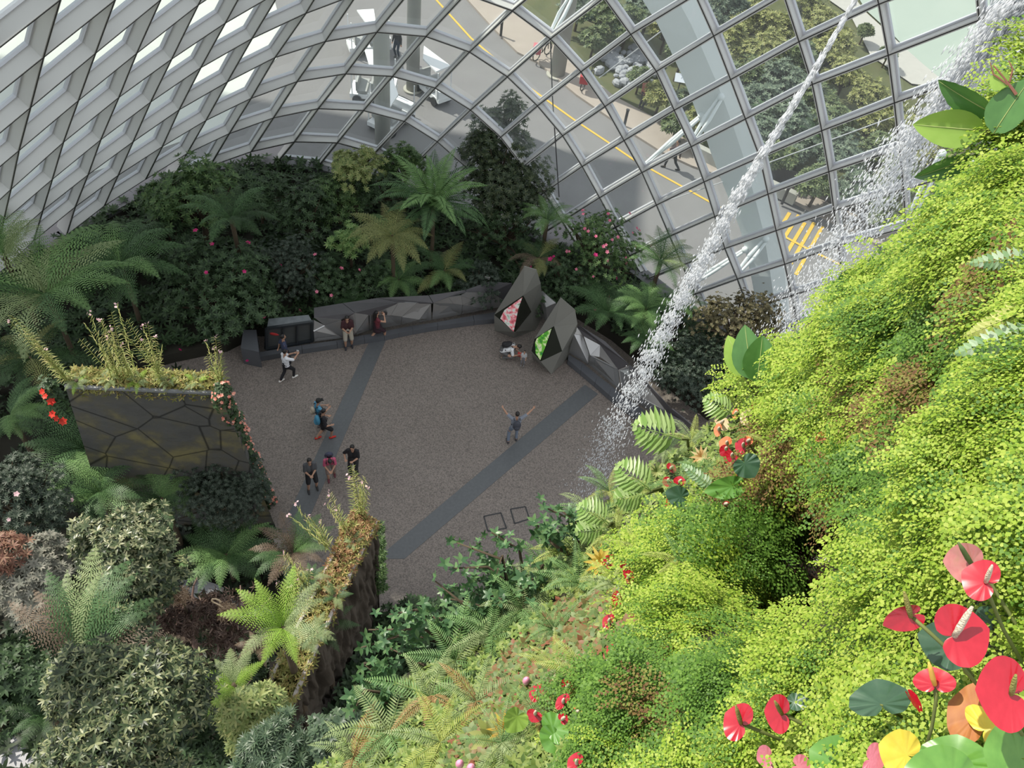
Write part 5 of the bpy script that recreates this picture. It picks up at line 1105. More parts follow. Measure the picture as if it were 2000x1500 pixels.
# wet dark rock in the cavity
for i,(x,y,s_) in enumerate([(1560,1190,.30),(1590,1160,.24),(1615,1110,.26)]):
    p=ad(x,y,dep(x,y)[0]-.05); m=MB(); m.ell((0,0,0),(s_,s_*.6,s_*.4),nu=14,nv=10); m.V=[tuple(np.array(v)*(1+.35*mnoise.fractal(Vector(v)*6+Vector((i,0,0)),1,2,3))) for v in m.V]
    tag(m.build('wet_rock',mat('wet_rock',[(.01,.007,.005),(.05,.028,.018)],rough=.25,scale=9,bump=.5),loc=p,org=False,smooth=True),'dark wet rock in the cavity of the fern wall, %s'%['lowest','middle','highest'][i],'rock')
# begonia-like red and green understorey at the left margin of the wall
MARG=[(1230,960),(1290,900),(1360,850),(1450,790),(1490,790),(1500,860),(1450,980),(1330,1010),(1240,1060),(1230,1140),(1250,1240),(1130,1340),(1110,1430),(1170,1560),(560,1560),(640,1490),(730,1390),(880,1250),(980,1170),(1060,1090),(1110,1030)]
L_beg=leafmat('begonia_leaf',(.10,.16,.05),(.20,.26,.09),(.26,.09,.05),trans=.3,rough=.5); L_marg=leafmat('margin_leaf',(.08,.14,.03),(.18,.26,.055),(.30,.36,.11),trans=.3)
def margin(poly_,n,leaf,mt,label,seed,red=None):
    rs=np.random.default_rng(seed); A=np.array(poly_,float); P=[]
    while len(P)<n:
        q=rs.uniform(A.min(0),A.max(0))
        if inpoly(q,poly_): P.append(q)
    P=np.array(P); p,nn=snormal(P[:,0],P[:,1]); p=p+nn*rs.uniform(-.10,.06,n)[:,None]; v,f=rosette(5,leaf[0],leaf[1],.35,pts=2)
    V,F=inst(v,f,frame_from(nn*.7+[0,0,.7]+rs.normal(size=(n,3))*.35,rs),p,rs.uniform(.6,1.4,n)); c=p.mean(0)
    tag(link('wall_plants',npmesh('wall_plants',V-c,F,mt),None,c),label,'ground cover',kind='stuff')
margin(MARG,8500,(.042,.020),L_marg,'mixed yellow-green small plants along the left margin of the rock wall',5)
margin([(1110,1180),(1230,1160),(1250,1240),(1130,1330),(1060,1420),(960,1500),(880,1500),(960,1330),(1030,1250)],5200,(.048,.032),L_beg,'dark red and green begonia leaves low on the rock wall margin',6)
# sword ferns on the wall
def wz(px,py,out=.1): return ad(px,py,dep(px,py)[0]-out)[2]
SF=[(1160,1010,62,['swordg','sword'],'below the lower split leaf plant'),(1200,1045,60,['swordy','sword'],'right of the lower split leaf plant'),(1120,1075,66,['sword','swordy'],'at the silhouette above the red blooms'),(1060,1110,66,['swordg','sword'],'in front of the leggy round-leaved shrub'),(1130,1140,66,['swordy','swordg'],'beside the yellow withered leaf'),(1200,1140,54,['sword','swordy'],'among the upper red blooms'),
(1020,1190,70,['sword','swordg'],'above the begonia patch'),(960,1240,74,['swordg','sword'],'left of the begonia patch'),(890,1290,80,['sword','swordg'],'in the lower middle of the margin'),(1080,1230,52,['swordg'],'in the begonia patch'),(840,1360,80,['sword','swordb','swordg'],'with some brown fronds, lower margin'),(930,1370,70,['swordb','sword'],'mostly brown, lower margin'),(760,1430,86,['swordg','sword'],'large, near the bottom edge'),(860,1450,80,['sword','swordy'],'near the bottom edge, second from the left'),(690,1480,70,['swordb','sword'],'at the bottom edge beside the grey-green bush'),(980,1450,60,['sword','swordg'],'at the bottom edge right of the others'),
(1090,1310,60,['swordy','sword'],'left of the pink bud'),(1140,1325,70,['swordy'],'with a long arching frond by the red pair'),(1050,1400,52,['swordg','swordb'],'below the red and pink flowers'),(1330,950,46,['swordg'],'under the red blooms of the split leaf plants'),(1270,960,50,['swordg','swordy'],'between the split leaf plants'),(1350,860,48,['swordy','sword'],'beside the orange blooms'),(1440,790,44,['swordy','sword'],'above the orange blooms'),(1500,870,36,['swordy'],'upright, right of the orange blooms'),(1370,930,50,['swordg'],'dark, below the red and orange blooms'),(1330,1100,52,['swordy','swordg'],'single upright one in the maidenhair'),(1250,1080,52,['swordg','swordy'],'at the left edge of the maidenhair'),(1300,880,42,['swordg','sword'],'under the upper split leaf'),(1190,960,50,['swordy','swordg'],'at the silhouette by the end of the falling water')]
for px,py,r,kd,w in SF:
    fern(px,py,r*1.3,wz(px,py,.30),'arching sword fern '+w,kd,8,base=wz(px,py,.30)-.15,name='sword_fern',trunk=False,crown=False,tilt=(-.2,.45))
# small dark strap ferns at the right edge
fset('strap',leafmat('strap_leaf',(.14,.26,.12),(.26,.40,.20),(.45,.55,.40),trans=.25),bip=False,Wd=.42,np=11,wf=.42,e0=.15,e1=-.45)
fset('strapy',leafmat('strap_yellow',(.40,.46,.12),(.55,.55,.20),trans=.3),bip=False,Wd=.40,np=12,wf=.45,e0=.1,e1=-.35)
def wallfrond(px,py,tx,ty,key,label,d=None,name='strap_fern',roll=0.,rise=.15):
    d=d or dep(px,py)[0]-.15; a=ad(px,py,d); b=ad(tx,ty,d-.05); u=b-a; L=np.linalg.norm(u); u/=L; n=(CP-a)/np.linalg.norm(CP-a); n=n-n.dot(u)*u; n/=np.linalg.norm(n); w=np.cross(n,u); n2=n*math.cos(roll)+w*math.sin(roll); w2=np.cross(n2,u)
    e=empty(name,a,label,'fern'); o=link('frond',FR[key][0],e); M=Matrix((( *[float(x) for x in (u[0],w2[0],n2[0])],),( *[float(x) for x in (u[1],w2[1],n2[1])],),( *[float(x) for x in (u[2],w2[2],n2[2])],))).to_4x4(); o.matrix_local=M@Matrix.Scale(L*1.08,4)
    tt=a-u*.10+(a-CP)/np.linalg.norm(a-CP)*.12; MB().tube([tt,a],[.004,.004],5).build('stalk',M_stemg,e)
wallfrond(2020,500,1893,515,'strap','variegated strap fern frond at the right edge, upper one')
wallfrond(2030,640,1862,692,'strap','pale edged strap fern frond at the right edge, lower one')
wallfrond(2030,595,1888,655,'strapy','yellowish strap fern frond with wavy edges at the right edge')
wallfrond(1395,955,1330,905,'strap','small green strap fern frond between the red blooms')
# split-leaf philodendrons
fset('split',leafmat('split_leaf',(.16,.30,.06),(.28,.42,.12),(.36,.48,.20),trans=.3,rough=.35),bip=False,Wd=1.05,np=9,wf=.50,e0=.35,e1=-.5)
def split_plant(px,py,leaves,label):
    d=dep(px,py)[0]-.1; a=ad(px,py,d); e=empty('split_leaf_plant',a,label,'philodendron')
    for (bx,by,tx,ty,roll) in leaves:
        dd=d-.35; p=ad(bx,by,dd); q=ad(tx,ty,dd-.05); u=q-p; L=np.linalg.norm(u); u/=L; n=(CP-p)/np.linalg.norm(CP-p)+np.array([0,0,.5]); n=n-n.dot(u)*u; n/=np.linalg.norm(n); w=np.cross(n,u); n2=n*math.cos(roll)+w*math.sin(roll); w2=np.cross(n2,u)
        o=link('leaf',FR['split'][1],e); o.matrix_local=Matrix.Translation(Vector(p-a))@Matrix(((u[0],w2[0],n2[0]),(u[1],w2[1],n2[1]),(u[2],w2[2],n2[2]))).to_4x4()@Matrix.Scale(L*1.1,4)
        MB().tube([a,(a+p)/2+[0,0,.08],p],[.012,.011,.009],6).build('leaf_stalk',M_stemg,e)
split_plant(1345,880,[(1330,858,1232,828,.2)],'split leaf philodendron reaching over the falling water, uppermost')
split_plant(1450,820,[(1432,812,1372,775,-.2)],'split leaf philodendron left of the orange blooms')
split_plant(1300,970,[(1272,958,1200,905,.1),(1262,965,1195,975,.3)],'split leaf philodendron above the silhouette of the wall')
split_plant(1200,1040,[(1190,1022,1125,985,.1),(1185,1030,1120,1040,.3)],'pale split leaf philodendron, lowest of the group')
# oval and heart leaves
def outline_leaf(name,prof,L,Wd,mt,cup=.1,fold=.12,wave=0.,seed=0,rings=5,attach=0.):
    """leaf in XY, tip along +X, stalk end at origin; prof(angle)->radius for angle from the tip"""
    n=72; V=[(0,0,0)];F=[]
    for r in range(1,rings+1):
        for j in range(n):
            a=2*math.pi*j/n-math.pi; rr=prof(abs(math.degrees(a)))*r/rings; x,y=rr*math.cos(a)*L,rr*math.sin(a)*Wd
            q=(r/rings)**2; z=cup*q*L*abs(math.sin(a))**1.2*.6-cup*.5*max(0,math.cos(a))*q*L+fold*abs(y)*.5+wave*L*(math.sin(a*9+seed)*.06+math.sin(a*22)*.018)*q; V.append((x,y,z))
    for j in range(n): F.append((0,1+j,1+(j+1)%n))
    for r in range(rings-1):
        for j in range(n): F.append((1+r*n+j,1+(r+1)*n+j,1+(r+1)*n+(j+1)%n,1+r*n+(j+1)%n))
    return npmesh(name,V,F,mt,True)
HEART=lambda a:float(np.interp(a,[0,8,20,40,65,90,115,140,160,172,180],[1,.93,.84,.72,.62,.56,.54,.52,.45,.28,.06]))
OVAL=lambda a:float(np.interp(a,[0,5,12,25,45,90,135,180],[1,.9,.72,.50,.36,.20,.12,.08]))
def place(me,name,parent,bx,by,tx,ty,wpx,d,roll=0.,pitch=0.,Lm=1.,Wm=1.):
    """orient: base at (bx,by), tip towards (tx,ty), apparent width wpx; returns base point and normal"""
    p=ad(bx,by,d); q=ad(tx,ty,d*(1+pitch)); u=q-p; L=np.linalg.norm(u); u/=L; n=(CP-p)/np.linalg.norm(CP-p); n=n-n.dot(u)*u; n/=np.linalg.norm(n); w=np.cross(n,u); n2=n*math.cos(roll)+w*math.sin(roll); w2=np.cross(n2,u); Wr=wpx*d/FPX/max(.25,math.cos(roll))
    o=link(name,me,parent); M=Matrix(((u[0],w2[0],n2[0]),(u[1],w2[1],n2[1]),(u[2],w2[2],n2[2]))).to_4x4(); o.matrix_local=Matrix.Translation(Vector(p-np.array(parent.location)))@M@Matrix.Diagonal((L,Wr,(L+Wr)/2,1))
    return p,n2,u,L
def glossy(name,cols,scale=9.,coat=.6,rough=.28):
    m=mat(name,cols,rough=rough,scale=scale,coat=coat,spec=.5,trans=.04)
    return m
S_red=glossy('spathe_red',[(.36,.003,.016),(.46,.010,.028)]); S_pink=glossy('spathe_pink',[(.42,.08,.09),(.52,.20,.18),(.40,.22,.12)],4.); S_or=glossy('spathe_orange',[(.75,.10,.04),(.85,.34,.14)],20.); S_wh=glossy('spathe_white',[(.80,.45,.25),(.85,.75,.55)],14.); S_mauve=glossy('spathe_mauve',[(.36,.08,.12),(.50,.16,.20)],12.)
P_wh=mat('spadix_cream',(.80,.68,.52),rough=.6,bump=.6,bscale=300); P_ol=mat('spadix_olive',(.30,.28,.07),rough=.6,bump=.6,bscale=300); P_gr=mat('spadix_green',(.08,.12,.03),rough=.6); P_ye=mat('spadix_yellow',(.75,.42,.08),rough=.6)
G_heart=[None]
def hm_(mt,seed=0,wave=.22,cup=.16):
    k=('h',mt.name,seed); 
    if k not in FR: FR[k]=outline_leaf('spathe',HEART,.74,.86,mt,cup,.10,wave,seed)
    return FR[k]
def bloom(bx,by,tx,ty,wpx,d,mt,sp,label,spx=None,stem=None,roll=0.,pitch=0.):
    p0=ad(bx,by,d); e=empty('anthurium_bloom',p0,label,'flower')
    p,n,u,L=place(hm_(mt,int(bx)%3),'spathe',e,bx,by,tx,ty,wpx,d,roll,pitch)
    if spx:
        q=ad(spx[0],spx[1],d*.975); v=q-p; sl=np.linalg.norm(v); r=max(.004,sl*.085)
        MB().tube([p+n*.003,p+v*.3+n*.004,p+v*.7,q],[r*.85,r,r*.85,r*.4],10).build('spadix',sp,e,True)
    if stem:
        s=[ad(x,y,dd) for x,y,dd in stem]; MB().tube([p-n*.004]+s,[.0032]*(len(s)+1) if d<2.2 else [.005]*(len(s)+1),6).build('stem',M_stemg,e,True)
    return e
bloom(1897,1100,1822,1096,70,1.62,S_pink,P_gr,'faded pink anthurium bloom with a dark green spadix, topmost',(1872,1060),[(1935,1140,1.64),(1985,1220,1.68),(2030,1300,1.7)],roll=.3)
bloom(1925,1137,1862,1108,72,1.52,S_red,P_wh,'red anthurium bloom with a white spadix just below the faded pink one',(1938,1104),[(1935,1170,1.54),(1960,1230,1.6),(2000,1300,1.66)],roll=-.2)
bloom(1778,1203,1706,1230,42,1.58,S_red,P_ol,'red anthurium bloom seen edge-on with an upright olive spadix',(1766,1156),[(1812,1232,1.58),(1870,1285,1.62),(1900,1320,1.66)],roll=.5)
bloom(1864,1242,1958,1224,104,1.42,S_red,P_wh,'largest bright red anthurium bloom with a long white spadix',(1899,1185),[(1872,1275,1.48),(1885,1310,1.55),(1920,1350,1.62)],roll=-.1)
bloom(1826,1337,1820,1290,66,1.60,S_red,P_ye,'small upright red anthurium bloom with a thin yellow spadix',(1814,1294),[(1828,1370,1.62),(1820,1420,1.66),(1806,1470,1.7)],roll=.1)
bloom(1975,1355,1880,1345,118,1.38,S_red,P_ol,'big red anthurium bloom with white glare at the right edge of the photo',(1984,1318),[(1975,1400,1.42),(2000,1440,1.5),(2040,1480,1.6)],roll=.15)
bloom(1447,1413,1405,1385,70,2.45,S_red,P_ol,'left of the pair of round red anthurium blooms at the bottom of the ferns',(1437,1378),[(1490,1430,2.5),(1560,1460,2.55)])
bloom(1527,1394,1480,1388,66,2.35,S_red,P_ol,'right of the pair of round red anthurium blooms at the bottom of the ferns',(1513,1369),[(1570,1415,2.4),(1640,1445,2.45),(1680,1470,2.5)],roll=.2)
bloom(1500,1478,1470,1486,40,2.5,S_mauve,P_gr,'mauve anthurium bloom at the bottom edge below the red pair')
bloom(1700,1485,1735,1500,62,1.75,S_mauve,P_gr,'dull mauve anthurium spathe at the bottom edge left of the yellow leaf')
bloom(1780,1362,1812,1405,14,1.75,S_red,P_ye,'thin rolled red anthurium bud standing in the maidenhair',roll=1.)
bloom(1560,1497,1600,1510,40,2.2,S_mauve,P_gr,'dull pink bloom cut by the bottom edge',roll=.2)
SB=[(1187,1100,1198,1084,24,S_red,'at the top left of the upper red group'),(1222,1108,1240,1098,30,S_red,'in the upper red group, with the pale yellow frond beside it'),(1226,1128,1240,1120,26,S_red,'lowest of the upper red group'),(1207,1165,1200,1188,22,S_red,'hanging below the yellow withered leaf'),(1190,1215,1178,1208,32,S_red,'alone between the begonia patch and the maidenhair'),(1192,1276,1180,1270,34,S_red,'alone above the long arching frond'),
(1050,1355,1036,1345,36,S_red,'left of the lower red group, under the pink bud'),(1106,1343,1118,1334,30,S_red,'upper right of the lower red group'),(1100,1372,1090,1362,34,S_red,'middle right of the lower red group'),(1045,1395,1038,1410,30,S_red,'lowest left of the lower red group'),(1098,1405,1108,1398,22,S_red,'lowest right of the lower red group'),(1125,1392,1136,1386,20,S_or,'orange one at the right of the lower red group'),(1126,1492,1110,1482,40,S_red,'cut by the bottom edge below the lower red group'),
(1310,915,1318,908,22,S_red,'above the red trio beside the philodendron'),(1305,940,1294,944,20,S_red,'left one of the red trio beside the philodendron'),(1327,942,1330,930,24,S_red,'right one of the red trio beside the philodendron'),(1307,980,1302,990,16,S_red,'dark one low beside the philodendron'),
(1420,868,1405,862,30,S_or,'left of the large red and orange cluster'),(1452,872,1436,866,32,S_red,'right of the large red and orange cluster'),(1430,892,1418,904,32,S_red,'lowest of the large red and orange cluster'),(1418,878,1408,890,22,S_red,'middle of the large red and orange cluster'),(1460,862,1468,852,18,S_or,'small, topmost of the large red and orange cluster'),
(1408,828,1420,818,34,S_wh,'creamy white one left of the orange blooms'),(1404,840,1394,838,26,S_or,'orange-red under the creamy white one'),(1460,815,1446,810,34,S_wh,'pale orange one in the middle of the orange blooms'),(1478,800,1492,792,34,S_or,'rightmost of the orange blooms'),(1437,808,1430,806,20,S_or,'leftmost of the orange blooms'),
(1496,730,1486,726,20,S_wh,'small pale one under the big dark leaves'),(1497,746,1490,740,18,S_red,'small red one under the big dark leaves'),(1480,750,1474,748,16,S_wh,'small cream one left of the small red one'),(1477,765,1470,762,18,S_wh,'small blush one below the cream one'),(1527,710,1520,704,16,S_or,'small orange one right of the big dark leaves'),
(1416,985,1424,980,10,S_red,'tiny red one by the dark green heart leaf'),(1446,923,1440,916,16,S_red,'deep red one behind the dark green heart leaf'),(1665,640,1672,636,12,S_or,'tiny orange one at the silhouette below the twin green leaves')]
for bx,by,tx,ty,w,mt,lab in SB:
    d=dep(bx,by)[0]-.5; cx=bx+(bx-tx)*.5; cy=by+(by-ty)*.5
    bloom(bx,by,tx+(tx-bx)*.4,ty+(ty-by)*.4,w,d,mt,P_wh,'small anthurium bloom '+lab,(bx+(tx-bx)*.2+3,by-w*.22),[(bx+10,by+16,d+.15),(bx+16,by+34,d+.33)])
for px,py,lab in((1028,1330,'pink and white bud left above the lower red group'),(898,1492,'bright pink bud at the bottom edge'),(920,1500,'second pink bud at the bottom edge, right of the brighter one')):
    d=dep(px,py)[0]-.35; p=ad(px,py,d); e=empty('flower_bud',p,lab,'flower'); MB().ell(p,(.024,.022,.045)).build('petals',glossy('bud_pink',[(.80,.10,.30),(.85,.55,.65)],12.),e,True); MB().tube([p,ad(px+6,py+30,d+.35)],.006,6).build('stem',M_stemg,e)
# bromeliad-like pale flower, fallen leaves
def small_rosette(px,py,r,mt,label,name,cat,nl=12,aspect=.22):
    d=dep(px,py)[0]-.25; p=ad(px,py,d); L=r*d/FPX; v,f=rosette(nl,L,L*aspect,.35,rows=2,pts=2); e=empty(name,p,label,cat); M=frame_from(np.array([(CP-p)+[0,0,1.5]]),np.random.default_rng(1)); V,F=inst(v,f,M,np.zeros((1,3)),[1.]); link('leaves',npmesh('leaves',V,F,mt),e)
small_rosette(1370,893,24,leafmat('brom_pale',(.65,.38,.15),(.75,.62,.35)),'pale orange bromeliad rosette below the creamy blooms','bromeliad','bromeliad')
small_rosette(1283,922,22,L_yel,'yellow-green bromeliad rosette above the red trio','bromeliad','bromeliad')
small_rosette(1175,1098,36,leafmat('brom_yellow',(.60,.42,.06),(.70,.55,.15)),'yellow withered rosette left of the upper red blooms','bromeliad','bromeliad')
small_rosette(985,1425,34,leafmat('brom_orange',(.65,.30,.03),(.50,.50,.10)),'orange centred bromeliad at the bottom with olive leaves','bromeliad','bromeliad')
small_rosette(960,1440,44,leafmat('brom_olive',(.20,.24,.05),(.42,.44,.16)),'olive banded bromeliad at the bottom left of the orange one','bromeliad','bromeliad',9,.34)
LF_dark=glossy('heart_leaf_dark',[(.025,.07,.04),(.05,.11,.055)],6.,.3,.35); LF_green=glossy('heart_leaf_green',[(.07,.20,.03),(.14,.30,.05)],5.,.3,.35); LF_lime=mat('oval_leaf_lime',[(.24,.42,.06),(.38,.55,.12)],rough=.4,scale=4,trans=.35); LF_mid=mat('oval_leaf_mid',[(.05,.14,.035),(.10,.24,.06)],rough=.3,scale=4,trans=.2,coat=.3)
LF_yel=mat('yellow_leaf',[(.75,.55,.04),(.80,.66,.10)],rough=.4,scale=5,trans=.3); LF_br=mat('withered_leaf',[(.20,.06,.02),(.36,.13,.035),(.48,.22,.05)],rough=.6,scale=3,trans=.15)
M_rib=mat('midrib_pale',(.30,.36,.12),rough=.5)
def leafobj(shape,bx,by,tx,ty,w,d,mt,label,roll=0.,stalk=None,pitch=0.,cup=.12,cat='leaf'):
    p=ad(bx,by,d); e=empty('heart_leaf' if shape is HEART else 'oval_leaf',p,label,cat); k=('o',shape is HEART,mt.name,cup)
    if k not in FR:
        FR[k]=outline_leaf('blade',HEART,.78,.86,mt,cup,.16,.55) if shape is HEART else outline_leaf('blade',lambda a:1.,.5,.5,mt,cup,.3,.3)
    if shape is HEART: place(FR[k],'blade',e,bx,by,tx,ty,w,d,roll,pitch)
    else:
        # oval: radial disc centred half way, pointed by a second profile
        if ('ov',mt.name,cup) not in FR:
            V=[];F=[];n=12;mm=7
            for i in range(n+1):
                t=i/n; hw=.5*math.sin(math.pi*t**.8)**.75 if 0<t<1 else 0.
                for j in range(mm): y=(j/(mm-1)*2-1)*hw; V.append((t,y,.22*abs(y)-cup*t*t+.012*math.sin(t*40)*abs(y)*2))
            for i in range(n):
                for j in range(mm-1): F.append((i*mm+j,(i+1)*mm+j,(i+1)*mm+j+1,i*mm+j+1))
            FR[('ov',mt.name,cup)]=npmesh('blade',V,F,mt,True)
        p_,n_,u_,L_=place(FR[('ov',mt.name,cup)],'blade',e,bx,by,tx,ty,w,d,roll,pitch)
        if d<5.8: MB().tube([p_+u_*L_*t+n_*(-cup*t*t*(L_+w*d/FPX)/2+L_*.006) for t in(0,.25,.5,.75,.97)],[L_*.012,L_*.010,L_*.008,L_*.006,L_*.002],6).build('midrib',M_rib,e,True)
    if stalk: MB().tube([p]+[ad(x,y,dd) for x,y,dd in stalk],[.004 if d<2.5 else .009]*(len(stalk)+1),6).build('leaf_stalk',M_stemg,e,True)
    return e
leafobj(HEART,1722,1375,1705,1312,100,1.78,LF_dark,'dark blue-green heart leaf standing left of the small upright bloom',roll=.5,stalk=[(1760,1400,1.85)])
leafobj(HEART,1862,1262,1772,1232,82,1.66,LF_dark,'dark heart leaf behind the largest red bloom',roll=.2,stalk=[(1900,1330,1.8)])
leafobj(HEART,1935,1215,1905,1178,50,1.74,LF_dark,'small dark leaf between the two upper red blooms',roll=.6)
leafobj(HEART,1990,1300,1950,1262,90,1.75,LF_dark,'shaded green leaf at the right edge above the big red bloom',roll=.3)
leafobj(HEART,1905,1398,1838,1362,110,1.62,LF_br,'withered brown leaf behind the big red bloom',roll=-.2,cup=.3)
leafobj(HEART,1925,1425,1965,1395,80,1.60,LF_yel,'orange-yellow half of a fading leaf beside the withered brown one',roll=.2)
leafobj(HEART,1870,1490,1868,1418,110,1.58,LF_green,'green heart leaf under the small upright bloom at the bottom',roll=.3)
leafobj(HEART,1770,1475,1700,1450,80,1.72,LF_yel,'bright yellow leaf lying at the bottom edge',roll=.3)
leafobj(HEART,1860,1530,1740,1490,110,1.55,LF_green,'wide green leaf across the bottom edge',roll=.1)
leafobj(HEART,1990,1480,1900,1460,120,1.5,LF_green,'glossy green leaf in the bottom right corner',roll=.3)
leafobj(HEART,1650,1500,1560,1455,100,2.0,LF_green,'pale veined green leaf at the bottom edge below the red pair',roll=.2)
leafobj(HEART,1552,1372,1590,1366,30,2.5,LF_dark,'dark leaf behind the right bloom of the round red pair',roll=.3)
leafobj(HEART,1085,1440,1060,1475,60,4.3,LF_green,'glossy round green leaf below the lower red blooms, left',roll=.1)
leafobj(HEART,1080,1425,1115,1400,60,4.3,LF_green,'glossy round green leaf below the lower red blooms, right',roll=.1)
leafobj(HEART,1010,1400,985,1440,44,4.4,LF_lime,'long folded olive leaf rising from the orange bromeliad',roll=.5)
leafobj(HEART,1455,905,1480,940,52,4.7,LF_dark,'large dark heart leaf under the red and orange cluster',roll=.2)
leafobj(HEART,1430,950,1360,965,42,4.9,LF_green,'long green heart leaf low in the philodendron group',roll=.2)
leafobj(HEART,1330,970,1290,960,40,5.3,LF_dark,'dark heart leaf under the red trio',roll=.3)
leafobj(OVAL,1620,848,1592,860,22,4.0,LF_br,'orange fallen leaf caught on the maidenhair')
leafobj(OVAL,1470,742,1452,634,58,5.6,LF_mid,'tall dark green leaf with folded centre, left of the standing pair',stalk=[(1490,790,5.9)],roll=.25)
leafobj(OVAL,1478,748,1492,655,66,5.5,LF_mid,'broad dark green leaf, right of the standing pair',stalk=[(1490,790,5.9)],roll=-.3)
leafobj(OVAL,1455,735,1420,655,44,5.7,LF_lime,'pale lime leaf behind the standing pair of dark leaves',roll=.2,stalk=[(1480,780,5.9)])
leafobj(OVAL,1690,540,1636,552,42,4.9,LF_mid,'glossy arched leaf, left of the twin leaves at the silhouette',stalk=[(1700,590,5.1)],roll=.3,cup=.3)
leafobj(OVAL,1705,560,1750,535,52,4.8,LF_mid,'glossy green leaf, right of the twin leaves at the silhouette',stalk=[(1700,590,5.1)],roll=-.1)
leafobj(OVAL,1650,620,1690,612,24,5.0,LF_mid,'small dark leaf below the twin leaves')
leafobj(OVAL,1668,636,1690,700,34,4.7,LF_mid,'hanging green leaf among the maidenhair below the twin leaves',roll=.2)
leafobj(OVAL,1925,255,1782,244,62,3.7,LF_lime,'big yellow-veined leaf pointing left over the wide water stream',stalk=[(1950,285,3.8)],roll=.15,cup=.06)
leafobj(OVAL,1942,222,1826,164,40,3.7,LF_mid,'rolled long leaf with a brown curled tip above the yellow-veined leaf',stalk=[(1965,270,3.8)],roll=.7,cup=.15)
leafobj(OVAL,1940,262,2010,150,60,3.6,LF_mid,'dark upright leaf at the right edge beside the rolled leaf',roll=.4)
leafobj(OVAL,1950,270,1878,206,46,3.8,LF_lime,'translucent pale leaf between the rolled and the yellow-veined leaf',roll=.1)
leafobj(OVAL,1965,168,1935,148,30,3.6,LF_lime,'small pale leaf at the top of the right edge')
leafobj(OVAL,1900,306,1786,352,34,3.9,LF_mid,'long dark leaf drooping left below the yellow-veined leaf',roll=.5,cup=.15,stalk=[(1935,325,4.)])
leafobj(OVAL,1905,335,1824,358,34,4.0,LF_lime,'pale green leaf resting on the silhouette below the long dark leaf',roll=.1)
leafobj(OVAL,1842,400,1802,432,50,4.4,LF_lime,'round pale leaf with a bright glare on the silhouette',roll=.1)
leafobj(OVAL,1845,380,1834,352,26,4.4,LF_mid,'small dark rounded leaf above the round pale leaf')
leafobj(OVAL,1830,475,1750,470,22,4.3,LF_mid,'narrow leaf sticking out over the silhouette, under the round pale leaf')
# dry red twig at the top right
p=[ad(1985,185,3.6),ad(1960,150,3.6),ad(1940,128,3.6)]; m=MB(); m.tube(p,[.006,.004,.002],5); m.tube([ad(1968,165,3.6),ad(1940,145,3.6),ad(1934,122,3.6)],[.004,.003,.0015],5); m.tube([ad(1972,160,3.6),ad(1978,135,3.6),ad(1970,118,3.6)],[.004,.003,.0015],5)
tag(m.build('dry_twig',mat('twig_red',(.25,.10,.07))),'bare reddish twig at the top right edge','twig')
L_leggy=leafmat('shrub_leggy',(.04,.10,.04),(.08,.17,.07),(.15,.26,.10),rough=.35)
# leggy round-leaved shrub in front of the plaza
def leggy(px,py,tips,label,leaf=(.062,.030),mt=None,ind=.8,n=15):
    d=dep(px,py)[0]-.1; a=ad(px,py,d); e=empty('leggy_shrub',a,label,'shrub'); rs=np.random.default_rng(px); m=MB(); Ms=[];Ps=[]
    for tx,ty in tips:
        q=ad(tx,ty,d-.2+rs.uniform(-.3,.3)); mid=(a+q)/2+rs.normal(size=3)*.12+[0,0,.1]; m.tube([a,mid,q],[.016,.012,.006],6)
        for j in range(n): t=.35+.65*j/(n-1); Ps.append(a*(1-t)**2+2*mid*t*(1-t)+q*t*t+rs.normal(size=3)*.05); Ms.append(rs.normal(size=3)*.5+[0,0,.9])
    m.build('stem',M_stem,e,True); v,f=rosette(5,leaf[0],leaf[1],.35,pts=2); V,F=inst(v,f,frame_from(np.array(Ms),rs),np.array(Ps)-a,rs.uniform(.6,1.3,len(Ps))); link('foliage',npmesh('foliage',V,F,mt or L_leggy),e)
leggy(1120,1090,[(1062,990),(1045,1020),(1075,1045),(1100,1000)],'leggy dark-leaved shrub rising at the silhouette right of the access covers')
leggy(1030,1170,[(960,1040),(892,1060),(885,1110),(925,1130),(965,1090),(1010,1110)],'leggy shrub with thin arching branches over the plaza')
leggy(960,1210,[(850,1135),(880,1170),(815,1190),(900,1200),(930,1180),(860,1210)],'leggy shrub with round glossy leaves above the dark gap')
leggy(880,1260,[(760,1200),(720,1230),(705,1265),(760,1265),(800,1245),(830,1225),(850,1290)],'glossy round-leaved shrub reaching left toward the bark clad wall')
leggy(790,1360,[(690,1350),(720,1370),(745,1330),(700,1320),(760,1300),(690,1390)],'small glossy-leaved shrub with bright new leaves above the dark gap')
leggy(1000,1190,[(960,1150),(1000,1140),(1040,1130),(930,1160),(1060,1160),(980,1170)],'dense dark-leaved shrub at the plaza silhouette',n=14)
